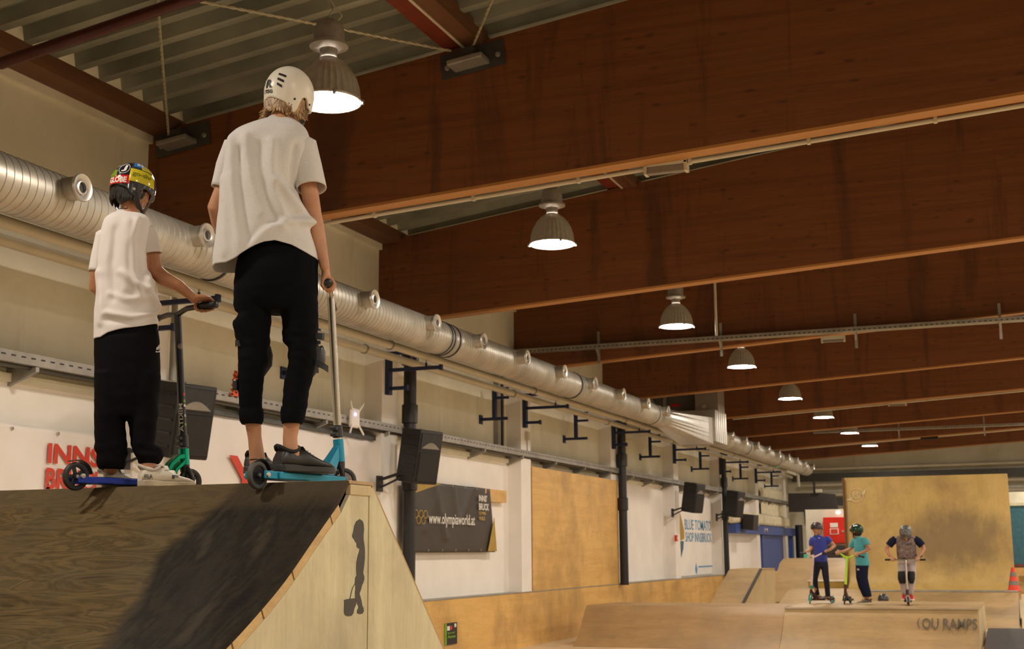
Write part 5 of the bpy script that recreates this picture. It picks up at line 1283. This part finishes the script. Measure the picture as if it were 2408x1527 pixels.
grip_hand(mb,W2.P(268,702,.215),fI.lerp(fE,.5),(fI-fE).normalized(),V(0,0,1)-L2*.2,.86,side=-1,br=.0165)
chainr(mb,[W2.P(262,820,0),W2.P(258,950,.0),W2.P(258,1060,0),W2.P(262,1100,.01)],[.05,.035,.030,.032],18)
chainr(mb,[W2.P(335,820,0),W2.P(338,950,-.01),W2.P(346,1060,-.03),W2.P(352,1112,-.05)],[.05,.035,.030,.032],18)
body2=link('body',fuse(mb,.0045,4),SK2,p2,True); face_bits(HC2,hf2,hu2,.195,p2)
wsh=(plain('off white leather',(.62,.57,.47,1),.5,var=.08,nscale=12),plain('cream rubber sole',(.50,.44,.32,1),.6,var=.2,nscale=20),plain('pale lining',(.5,.45,.42,1),.8))
zt2=1.801+.0145
s_=shoe(W2.P(328,1135,-.105).xy.to_3d()+V(0,0,1.7775),(L2*.94+D2*.33).normalized(),.235,wsh,p2,hs=1.1,wd=1.1,style='velcro')
def shoetxt(H,d,L,txt,a0,a1,z0,z1):
    lat=d.cross(V(0,0,1)).normalized(); text_on('lettering',txt,lambda a,b:H+d*(a0+(a1-a0)*a)*L+lat*.0455*L/.235*(1-.1*b)+V(0,0,z0+(z1-z0)*b),M_['txt_black'],s_,bold=.03)
d_=(L2*.94+D2*.33).normalized(); H_=W2.P(328,1135,-.105).xy.to_3d()+V(0,0,1.7775)
shoetxt(H_,d_,.235,'FILA',.02,.17,.030,.048); shoetxt(H_,d_,.235,'F',.52,.64,.032,.048)
shoe(W2.P(234,1130,.045).xy.to_3d()+V(0,0,1.7775),(L2*.80+D2*.60).normalized(),.225,wsh,p2,hs=1.05,wd=1.05,style='velcro')
mb=MB()
rows(W2,[(750,300,366,0,.06),(775,250,372,0,.09),(800,221,376,0,.108),(850,221,377,0,.112),(900,221,378,0,.11),(950,221,374,0,.10),(985,221,372,0,.085)],mb,32)
rows(W2,[(880,221,298,0,.10),(960,221,296,0,.09),(1000,221,294,0,.082),(1045,222,300,0,.075),(1065,224,302,0,.07),(1085,226,298,0,.066),(1097,228,296,0,.062),(1104,232,292,0,.056)],mb,28)
rows(W2,[(880,298,378,0,.10),(915,292,378,-.01,.095),(948,294,371,-.01,.088),(963,296,375,-.01,.085),(1000,302,369,-.015,.078),(1045,308,365,-.02,.07),(1058,311,384,-.02,.072),(1072,315,386,-.02,.072),(1084,322,380,-.02,.062),(1092,325,374,-.02,.055)],mb,28)
me=fuse(mb,.006,3); wrinkle(me,.006,[(1060,25,1.2),(950,30,.5),(1000,40,.4)],W2); sw=link('sweatpants',me,BLK2,p2,True)
q0=W2.P(367,826,-.094); 
for i in range(3): MB().bar(W2.P(368+i*3.0,823,-.093+i*.012),W2.P(369.5+i*3.0,813+ (4-i*3.5),-.093+i*.012),.004,.003).build('stripe_mark',M_['txt_white'],sw)
text_on('lettering','ad',flat(W2.P(366,829,-.097),W2.P(376,829,-.06)-W2.P(366,829,-.097),V(0,0,.008)),M_['txt_white'],sw,bold=.02)
T2=[(500,274,326,.02,.045),(504,266,338,.018,.055),(509,256,348,.012,.065),(518,246,352,.0,.075),(535,240,355,0,.085),(560,234,352,0,.092),(600,230,346,0,.095),(645,228,350,0,.097),(665,230,368,0,.10),(700,227,371,0,.102),(740,222,372,0,.105),(800,219,373,0,.108)]
def hb2(ct):
    tab=[(-1,802),(-.75,802),(-.5,792),(0,781),(.5,773),(1,762)]
    for (a,ya),(b,yb) in zip(tab[:-1],tab[1:]):
        if a<=ct<=b: return ya+(yb-ya)*(ct-a)/(b-a)
    return 757
F2=[([(300,520),(292,600),(296,680)],.006,8),([(322,515),(310,560),(312,640),(330,690)],.007,7),([(270,540),(262,620),(268,700)],-.005,9),([(345,645),(352,690),(370,720)],.007,6),([(250,735),(310,748),(368,735)],.006,5),([(246,752),(300,758),(370,744)],-.005,5),([(258,690),(300,705),(345,700)],.005,6),([(285,640),(315,665),(345,680)],.006,7),([(232,640),(240,700),(236,760)],.005,7)]
shirt2=tee(W2,T2,hb2,lambda c:803-30*(c+1)/2,500,F2,TEE2,p2)
MB().tube([ringat(W2,500,274,326,.02,.045,48)[k%48] for k in range(49)],.004,8).build('neckband',TEE2,shirt2,True)
cloth(sleeve([W2.P(322,526,.0),W2.P(341,546,.0),W2.P(351,573,-.005),W2.P(356,598,-.008)],[.022,.048,.047,.0455],TEE2,shirt2,cuff=(V(0,0,-1)+L2*.2)),'sleeve',TEE2,shirt2)
cloth(sleeve([W2.P(272,530,.0),W2.P(249,556,.005),W2.P(238,600,.01),W2.P(230,640,.012)],[.022,.044,.041,.038],TEE2,shirt2,cuff=(V(0,0,-1)-L2*.1)),'sleeve',TEE2,shirt2)
MB().tube([ringat(W2,497,277,326,.015,.047,40)[k%40] for k in range(41)],.0018,6).build('neck_cord',M_['black'],p2,True)
R2=basis_m(hf2,hu2)
hr=MB().ell(HC2+R2@V(0,-.010,.012),(.069,.086,.094),24,16,R2); rnd=random.Random(5)
for i in range(160):
    a=rnd.uniform(-PI*.98,-.02); p=HC2+R2@V(.069*math.cos(a),.086*math.sin(a)-.006,rnd.uniform(-.045,-.01)); hr.tube([p,p-hu2*.018+(R2@V(math.cos(a),math.sin(a),0))*.003,p-hu2*.034],[.006,.005,.001],5)
hr.build('hair',HD,p2,True)
def rim2(th):
    t=(th+PI)%(2*PI)-PI; z=-.22-.0
    if t<0: z=-.25+.14*math.exp(-((abs(t)-PI/2)/.45)**2)
    for s in (0,PI):
        sg=(t if s==0 else (PI-abs(t))*(1 if t>0 else -1)); 
        z-=.26*math.exp(-((sg+.50)/.24)**2); z+=.06*math.exp(-((sg-.05)/.22)**2)
    if t>0: z-=.10*math.exp(-((t-PI/2)/.8)**2)
    return z
H2=plain('glossy slate helmet',(.045,.05,.06,1),.12,var=.1); YEL=plain('yellow sticker',(.62,.52,.03,1),.12,var=.03); REDS=plain('red sticker',(.62,.02,.02,1),.12,var=.03); NAV=plain('navy sticker',(.012,.016,.035,1),.12); BLU=plain('bright blue sticker',(.03,.18,.55,1),.15); LIME=plain('lime print',(.35,.55,.04,1),.2); GRN=plain('olive print',(.19,.22,.02,1),.2)
hc2=HC2+hu2*.012
h2,fs2=helmet(hc2,hf2,hu2,(.089,.105,.113),rim2,H2,p2,label='dark helmet covered with colourful stickers')
helmet(hc2,hf2,hu2,(.078,.094,.102),lambda t:rim2(t)+.03,M_['black'],h2,.01,'liner')
sticker(fs2,-1.83,-0.70,1.37,1.71,REDS,h2,skew=-.02); sticker(fs2,-0.75,0.50,0.99,1.57,YEL,h2,d=.0014,skew=.05)
sticker(fs2,-1.38,-0.78,0.64,1.33,NAV,h2,d=.0016); sticker(fs2,-0.63,0.22,0.44,0.86,BLU,h2,d=.0012); sticker(fs2,-0.18,0.62,0.64,0.97,YEL,h2,d=.0012); sticker(fs2,-1.88,-1.38,1.14,1.43,GRN,h2,d=.0012)
htext('GLOBE',fs2,-1.78,-0.84,1.66,1.43,M_['txt_white'],h2,d=.0026,bold=.04)
htext('go-shr',fs2,-0.64,0.30,1.38,1.12,GRN,h2,d=.0026,bold=.03,skew=.04)
htext('J',fs2,-1.20,-0.94,1.20,0.84,M_['txt_white'],h2,d=.0028,bold=.03)
htext('MORE',fs2,-1.83,-1.43,1.20,1.08,LIME,h2,d=.0026,bold=.03); htext('GUARDS',fs2,-1.93,-1.43,1.34,1.22,LIME,h2,d=.0026,bold=.03)
htext('IN',fs2,-0.43,-0.03,0.76,0.56,M_['txt_white'],h2,d=.0026,bold=.03); htext('VALLEY',fs2,-1.78,-1.18,0.90,0.80,M_['txt_white'],h2,d=.0026,bold=.01)
MB().tube([fs2(-1.08+.28*math.cos(k*PI/10),1.02+.27*math.sin(k*PI/10),.003) for k in range(21)],.0013,5).build('sticker_ring',M_['txt_white'],h2,True)
MB().lathe([(.0001,.003),(.006,.003),(.007,0)],fs2(-.48,1.86,.001),(fs2(-.48,1.86,.01)-fs2(-.48,1.86,0)),12).build('rivet',M_['zinc_ring'],h2)
HCs=HC2; R=R2; q=lambda x,y,z:HC2+R2@V(x,y,z)
for sx in (1,-1):
    strap(h2,[q(sx*.078,-.040,-.035),q(sx*.072,-.018,-.075),q(sx*.055,.020,-.108)],.010); strap(h2,[q(sx*.078,.045,-.030),q(sx*.070,.038,-.070),q(sx*.055,.026,-.108)],.010)
strap(h2,[q(.055,.022,-.108),q(.03,.045,-.118),q(-.03,.045,-.118),q(-.055,.022,-.108)],.010)
# ================================================================== the riders in the distance
def far_person(lbl,vw,head_c,hs,face,upv,skin,body,armR,armL,legs,shirt,pants,shm,pm,shoes,shoem,extra=None):
    t=thing('person',lbl,'person',vw.P(*legs[0][-1][:2],0))
    mb=MB(); R=head(mb,head_c,face,upv,hs)
    for pts,rad in body: chainr(mb,pts,rad,12)
    for pts,rad in (armR,armL): chainr(mb,pts,rad,12)
    for l in legs: chainr(mb,[vw.P(*p) for p in l],[.05,.04,.033,.03][:len(l)] if len(l)<=4 else [.05]*len(l),12)
    if extra: extra(mb)
    link('body',fuse(mb,.008,3),skin,t,True); face_bits(head_c,face,upv,hs,t)
    mb=MB()
    for tab in shirt['rows']: rows(vw,tab,mb,20)
    for pts,rad in shirt['sleeves']: mb.tube(pts,rad,14,False)
    me=fuse(mb,.010,3); wrinkle(me,.008,[],vw); sh=link(shirt.get('name','tee_shirt'),me,shm,t,True)
    mb=MB()
    for tab in pants: rows(vw,tab,mb,18)
    me=fuse(mb,.010,3); wrinkle(me,.008,[],vw); link('trousers',me,pm,t,True)
    for H,d,L in shoes: shoe(H,d,L,shoem,t)
    return t
def rimf(th):
    t=(th+PI)%(2*PI)-PI; z=-.22
    for s in (0,PI):
        sg=(t if s==0 else (PI-abs(t))*(1 if t>0 else -1)); z-=.20*math.exp(-((sg+.5)/.25)**2); z+=.20*math.exp(-((sg-.0)/.2)**2)
    if t>0: z+=.14*math.exp(-((t-PI/2)/.6)**2)
    return z
LEG=[]
BT=fabric('royal blue polo',(.055,.075,.42,1),.1); TT=fabric('turquoise tee',(.10,.42,.50,1),.1); NAVY=fabric('navy trousers',(.018,.022,.055,1),.2,sheen=0); DARKJ=fabric('dark slate jeans',(.03,.032,.055,1),.2,sheen=0)
def camo():
    k=NT('patterned grey tee',rough=.9); f=k.noise(k.co((1,1,1)),16,4,.7); k.col(k.ramp(f,[(.38,(.06,.045,.05,1)),(.47,(.30,.23,.22,1)),(.55,(.12,.08,.07,1)),(.63,(.35,.29,.30,1))])); return k.m
CAMO=camo(); GREYP=fabric('pale grey trousers',(.55,.48,.50,1),.15); 
Z0=.612
# --- rider in blue
W3=View(1930,1408,22.75); D3,L3=W3.D,W3.L; P=W3.P
hC=P(1920.5,1245,.0); f3=(-D3*.9-L3*.28+V(0,0,-.05)).normalized()
hl=P(1889,1300,-.25); hr_=P(1936,1301,-.22)
gl0,gl1=P(1896,1301,-.25),P(1882,1302,-.25); gr0,gr1=P(1933,1302,-.22),P(1945,1304,-.22)
def ex3(mb):
    grip_hand(mb,P(1895,1298,-.20),P(1889,1301.5,-.25),L3,V(0,0,1)+D3*.4,.85,1); grip_hand(mb,P(1940,1297,-.17),P(1937,1303,-.22),-L3,V(0,0,1)+D3*.4,.85,-1)
pA_=far_person('rider in a royal blue polo and dark helmet, facing the camera',W3,hC,.215,f3,V(0,0,1),SK3,
 [([P(1921,1256,.01),P(1922,1266,.01)],[.05,.055]),([P(1926,1275,0),P(1929,1318,0)],[.09,.08])],
 ([P(1946,1270,0),P(1957,1279,.0),P(1962.5,1284,-.02),P(1952,1293,-.10),P(1941,1297.5,-.17)],[.038,.035,.033,.027,.022]),
 ([P(1911,1272,0),P(1908,1284,.0),P(1908,1290,-.03),P(1901,1296,-.12),P(1895,1298,-.19)],[.036,.034,.032,.026,.022]),
 [[(1924,1335,0),(1916,1365,0),(1919,1385,0),(1922,1403,.05)],[(1938,1335,0),(1943,1365,-.05),(1946,1385,-.05),(1947,1405,-.05)]],
 dict(rows=[[(1259,1916,1927,.0,.06),(1263,1910,1938,0,.08),(1270,1908,1945,0,.10),(1285,1911,1945,0,.105),(1300,1913,1945,0,.105),(1322,1913,1946,0,.11)]],sleeves=[([P(1941,1264,0),P(1948,1272,0),P(1953,1277,0)],[.055,.06,.058]),([P(1912,1266,0),P(1909,1275,0),P(1909,1284,0)],[.05,.055,.052])],name='polo_shirt'),
 [[(1318,1914,1946,0,.10),(1335,1915,1948,0,.10)],[(1328,1914,1931,0,.08),(1350,1911,1926,.0,.07),(1362,1909,1923,.0,.07),(1380,1913,1924,.02,.06),(1400,1917,1928,.05,.055)],[(1328,1930,1948,0,.08),(1350,1933,1949,-.02,.075),(1375,1938,1951,-.05,.07),(1403,1941,1953,-.05,.06)]],
 BT,DARKJ,[(P(1921,1408,.05).xy.to_3d()+V(0,0,Z0+.05),(-D3*.5+L3*.5),.22),(P(1951,1412,-.02).xy.to_3d()+V(0,0,Z0+.05),(-L3*.9-D3*.3),.22)],(M_['grey_metal'],M_['txt_white'],M_['grey_metal']))
DH=plain('dark helmet with maroon front',(.05,.035,.04,1),.35,var=.5,nscale=12)
h_,fs_=helmet(hC+V(0,0,.02),f3,V(0,0,1),(.100,.115,.105),rimf,DH,pA_)
HCs=hC; R=basis_m(f3,V(0,0,1)); q=lambda x,y,z:hC+R@V(x,y,z)
for sx in (1,-1): strap(h_,[q(sx*.085,.02,-.03),q(sx*.07,.04,-.08),q(0,.06,-.125)])
MB().ell(P(1926,1266,-.10),(.012,.004,.010),8,6).build('chest_logo',M_['txt_white'],pA_)
Rw=P(1957,1408.5,.05); Fw=P(1905,1410,-.25); Rw.z=Fw.z=Z0+.056
st3=P(1912,1305,-.2); hb=P(1906.8,1396,-.235); ht=P(1907.8,1386,-.232)
TEAL=plain('teal wheel',(.03,.30,.28,1),.4); PINK=plain('pale pink bar',(.75,.58,.57,1),.4)
def ybar(t0,gl,gr): return [([t0,(t0+gl)/2+V(0,0,-.0),gl],.013),([t0,(t0+gr)/2,gr],.013)]
scooter('kick_scooter','scooter with pinkish white bar and teal wheels, under the rider in blue',Rw,Fw,Z0+.07,M_['oxide_dark'],M_['oxide_dark'],PINK,[hb,ht],st3,.020,TEAL,
 (PINK,[([st3-V(0,0,.05),gl0,gl0.lerp(gl1,.9)],.013),([st3-V(0,0,.05),gr0,gr0.lerp(gr1,.9)],.013)],[(gl0,gl1),(gr0,gr1)],L3,TEAL),(TEAL,TEAL),'spoke')
# --- rider in turquoise, seen from the side and behind
W4=View(2030,1410,22.6); D4,L4=W4.D,W4.L; P=W4.P
hC=P(2014,1250,.0); f4=(-L4*.85+D4*.5+V(0,0,-.06)).normalized()
gl0,gl1=P(1976,1302.5,.05),P(1957,1302,.05); gr0,gr1=P(2011,1306,-.10),P(2032,1311,-.10)
def ex4(mb):
    grip_hand(mb,P(1975,1297,.05),P(1969,1302,.05),L4,V(0,0,1),.85,1); grip_hand(mb,P(2019,1300,-.09),P(2014,1306.5,-.10),-L4,V(0,0,1)+L4*.3,.85,-1)
pB_=far_person('rider in a turquoise tee and green helmet, turned to the left over a lime scooter',W4,hC,.215,f4,V(0,0,1),SK3,
 [([P(2016,1258,0),P(2018,1268,0)],[.048,.052]),([P(2024,1280,0),P(2029,1325,0)],[.09,.08])],
 ([P(2034,1276,-.08),P(2040,1284,-.10),P(2045,1290,-.10),P(2034,1297,-.11),P(2021,1302,-.10)],[.036,.034,.032,.026,.022]),
 ([P(2009,1275,.08),P(2003,1288,.09),P(1994,1294,.07),P(1983,1298,.06),P(1975,1298.5,.05)],[.034,.032,.029,.026,.022]),
 [[(2024,1345,0),(2024,1370,0),(2030,1390,0),(2037,1408,0)],[(2030,1345,.06),(2031,1370,.08),(2036,1390,.08),(2040,1404,.08)]],
 dict(rows=[[(1262,2013,2024,0,.06),(1266,2009,2030,0,.09),(1275,2008,2036,0,.10),(1290,2008,2037,0,.11),(1310,2010,2042,0,.11),(1331,2012,2046,0,.115)]],sleeves=[([P(2030,1268,-.06),P(2036,1276,-.08),P(2039,1283,-.09)],[.055,.06,.058]),([P(2010,1270,.06),P(2005,1280,.08),P(2001,1288,.09)],[.05,.05,.046])]),
 [[(1326,2012,2044,0,.11),(1340,2012,2042,0,.105),(1360,2013,2041,0,.10),(1380,2018,2045,.0,.09),(1395,2025,2049,.0,.08),(1404,2029,2050,0,.07)]],
 TT,NAVY,[(P(2050,1418,-.03).xy.to_3d()+V(0,0,Z0),(-L4*.98-D4*.15),.24),(P(2048,1414,.09).xy.to_3d()+V(0,0,Z0),(-L4*.98+D4*.1),.23)],(plain('brown shoe',(.16,.11,.07,1),.6),M_['foam'],M_['box']),ex4)
GH=plain('glossy dark green helmet',(.008,.05,.03,1),.15,var=.3)
h_,fs_=helmet(hC+V(0,0,.018),f4,V(0,0,1),(.102,.120,.108),rimf,GH,pB_)
sticker(fs_,2.1,2.7,.8,1.3,plain('pink sticker',(.75,.42,.38,1),.3),h_); sticker(fs_,-2.9,-2.4,.7,.95,M_['banner'],h_)
HCs=hC; R=basis_m(f4,V(0,0,1)); q=lambda x,y,z:hC+R@V(x,y,z)
for sx in (1,-1): strap(h_,[q(sx*.085,.01,-.03),q(sx*.07,.03,-.08),q(0,.05,-.125)])
MB().ell(hC+R@V(0,-.012,.0),(.076,.093,.095),16,12,R).build('hair',HD,pB_,True)
text_on('lettering','S',flat(P(2015,1342,-.13),P(2021,1342,-.13)-P(2015,1342,-.13),V(0,0,.03)),M_['txt_white'],pB_,bold=.02)
LIM=plain('lime yellow bar',(.50,.78,.04,1),.35)
Rw=P(1999.5,1409,.12); Fw=P(1986,1411.5,-.22); Rw.z=Fw.z=Z0+.057
st4=P(1992.5,1309,-.05); hb=P(1987.5,1398,-.17); ht=P(1988,1384,-.16)
scooter('kick_scooter','lime yellow scooter of the rider in turquoise',Rw,Fw,Z0+.07,M_['black'],M_['oxide_dark'],LIM,[hb,ht],st4,.021,M_['oxide_dark'],
 (LIM,[([st4-V(0,0,.03),gl0+ (gl0-gl1)*.0,gl0.lerp(gl1,.9)],.013),([st4-V(0,0,.03),gr0,gr0.lerp(gr1,.9)],.013),([st4-V(0,0,.07),gl0],.012)],[(gl0.lerp(gl1,.1),gl1),(gr0.lerp(gr1,.2),gr1)],L4,M_['box']),(M_['black'],TEAL),'spoke')
# --- crouching rider coming at the camera
W5=View(2136,1412,22.2); D5,L5=W5.D,W5.L; P=W5.P
f5=(-D5*.62+V(0,0,-.75)).normalized(); u5=(V(0,0,.65)-D5*.75).normalized()
hC=P(2130,1254,-.16)
gl0,gl1=P(2104,1317,-.12),P(2081.5,1317,-.12); gr0,gr1=P(2153,1317,-.12),P(2176,1317,-.12)
def ex5(mb):
    grip_hand(mb,P(2098,1311,-.08),P(2098,1317,-.12),L5,V(0,0,1)+D5*.4,.85,1); grip_hand(mb,P(2159,1311,-.08),P(2158,1317,-.12),-L5,V(0,0,1)+D5*.4,.85,-1)
pC_=far_person('bent-over rider in a patterned tee with black sleeves and knee pads',W5,hC,.215,f5,u5,SK3,
 [([P(2129,1264,-.08),P(2128,1272,.0)],[.052,.06]),([P(2128,1280,0),P(2130,1316,.06)],[.10,.09])],
 ([P(2158,1274,0),P(2168,1282,.0),P(2173,1291,.0),P(2167,1302,-.05),P(2161,1309,-.08)],[.038,.036,.033,.027,.023]),
 ([P(2100,1274,0),P(2090,1282,.0),P(2084,1292,.0),P(2090,1304,-.05),P(2097,1310,-.08)],[.038,.036,.033,.027,.023]),
 [[(2121,1335,.05),(2121,1358,-.05),(2124,1380,.0),(2128,1404,.03)],[(2146,1335,.05),(2144,1358,-.05),(2142,1380,.0),(2139,1404,.03)]],
 dict(rows=[[(1260,2112,2146,-.02,.07),(1267,2104,2152,0,.10),(1280,2107,2154,0,.12),(1295,2108,2155,.02,.12),(1315,2110,2158,.05,.12)]],sleeves=[]),
 [[(1308,2112,2156,.06,.11),(1325,2112,2156,.06,.11)],[(1318,2111,2133,.05,.09),(1345,2111,2132,-.0,.08),(1370,2114,2132,-.02,.065),(1398,2120,2131,.02,.05)],[(1318,2134,2156,.05,.09),(1345,2134,2154,-.0,.08),(1370,2135,2152,-.02,.065),(1398,2136,2147,.02,.05)]],
 CAMO,GREYP,[(P(2127,1412,.10).xy.to_3d()+V(0,0,Z0+.085),(-D5-L5*.1),.23),(P(2142,1412,.0).xy.to_3d()+V(0,0,Z0+.085),(-D5+L5*.1),.23)],(plain('red shoe',(.65,.02,.04,1),.5),M_['txt_white'],M_['red']),ex5)
for a_ in ((2150,2160,2169),(2107,2098,2090)): MB().tube([P(a_[0],1268,0),P(a_[1],1274,0),P(a_[2],1284,0)],[.06,.062,.058],14).build('sleeve',NAVY,pC_,True,label='black sleeve')
for x0,x1 in ((2111,2132),(2134.5,2152)): rows(W5,[(1344,x0+1,x1-1,-.03,.07),(1350,x0,x1,-.05,.085),(1362,x0,x1,-.05,.09),(1373,x0+4,x1-3,-.04,.07)],MB(),18).build('knee_pad',PAD,pC_,True)
MB().tube([P(2167,1305,-.03),P(2161,1309,-.03)],.032,14).build('wristwatch',M_['black'],pC_,True)
CH=plain('camouflage helmet',(.13,.13,.13,1),.35,var=.9,nscale=26)
h_,fs_=helmet(hC+u5*.018,f5,u5,(.102,.120,.108),rimf,CH,pC_)
HCs=hC; R=basis_m(f5,u5); q=lambda x,y,z:hC+R@V(x,y,z)
for sx in (1,-1): strap(h_,[q(sx*.085,.01,-.03),q(sx*.07,.03,-.08),q(0,.05,-.125)])
Fw=P(2136.5,1416,-.25); Rw=P(2134,1410,.30); Rw.z=Fw.z=Z0+.058
Fw=V(Fw.x,max(Fw.y,21.12),Fw.z)
st5=P(2129.5,1318,-.12); hb=P(2134,1400,-.20); ht=P(2133.2,1388,-.19)
scooter('kick_scooter','silver scooter seen head-on under the bent-over rider',Rw,Fw,Z0+.072,M_['black'],M_['black'],steel,[hb,ht],st5,.019,M_['grey_metal'],
 (steel,[([gl0.lerp(gl1,.3),st5,gr0.lerp(gr1,.3)],.013)],[(gl0.lerp(gl1,.1),gl1),(gr0.lerp(gr1,.1),gr1)],L5,M_['grey_metal']),(M_['black'],M_['zinc_ring']),'spoke')
# --- child sitting on the floor behind the deck, only the helmet shows
W6=View(2077,1408,25.4); D6,L6=W6.D,W6.L; Cb=V(W6.C.x,W6.C.y,0)
B=lambda a,d,z:Cb+L6*a+D6*d+V(0,0,z)
zt_=W6.P(2077,1396.5,0).z
hC=B(0,0,zt_-.125); f6=(-D6+V(0,0,-.1)).normalized()
p6_=thing('person','child sitting behind the lettered ramp, only a dark helmet showing','person',Cb)
mb=MB(); head(mb,hC,f6,V(0,0,1),.205); chainr(mb,[B(0,.03,zt_-.22),B(0,.05,zt_-.29)],[.045,.05])
chainr(mb,[B(0,.06,zt_-.32),B(0,.10,.12)],[.09,.10])
for s in (-1,1):
    chainr(mb,[B(s*.11,.06,zt_-.32),B(s*.17,-.02,.22),B(s*.10,-.2,.2)],[.035,.03,.022]); chainr(mb,[B(s*.08,.08,.09),B(s*.16,-.28,.16),B(s*.08,-.50,.05)],[.06,.05,.035]); open_hand(mb,B(s*.10,-.2,.2),-D6,L6,.8)
link('body',fuse(mb,.008,3),SK3,p6_,True); face_bits(hC,f6,V(0,0,1),.205,p6_)
mb=MB(); chainr(mb,[B(0,.05,zt_-.30),B(0,.10,.12)],[.105,.12])
for s in (-1,1): chainr(mb,[B(s*.10,.06,zt_-.31),B(s*.16,.0,.25)],[.05,.045])
link('tee_shirt',fuse(mb,.01,3),DARKJ,p6_,True)
mb=MB(); chainr(mb,[B(-.07,.1,.10),B(.07,.1,.10)],[.10,.10])
for s in (-1,1): chainr(mb,[B(s*.08,.08,.10),B(s*.16,-.28,.17),B(s*.08,-.47,.08)],[.08,.07,.05])
link('trousers',fuse(mb,.01,3),NAVY,p6_,True)
for s in (-1,1): shoe(B(s*.08,-.46,0),-D6,.22,(M_['grey_metal'],M_['txt_white'],M_['box']),p6_)
helmet(hC+V(0,0,.018),f6,V(0,0,1),(.102,.120,.108),rimf,plain('dark grey helmet',(.04,.045,.05,1),.3,var=.5,nscale=10),p6_)
EXPO=1.2
# ------------------------------------------------------------------ world + view
w=bpy.data.worlds.new('world'); SC.world=w; w.use_nodes=True
w.node_tree.nodes['Background'].inputs[0].default_value=(.6,.6,.65,1); w.node_tree.nodes['Background'].inputs[1].default_value=.02
SC.view_settings.view_transform='Standard'; SC.view_settings.look='None'; SC.view_settings.gamma=1; SC.view_settings.use_curve_mapping=False
SC.view_settings.exposure=EXPO
SC.cycles.max_bounces=8; SC.cycles.diffuse_bounces=5; SC.cycles.sample_clamp_indirect=6
for _c in list(bpy.data.curves): bpy.data.curves.remove(_c)
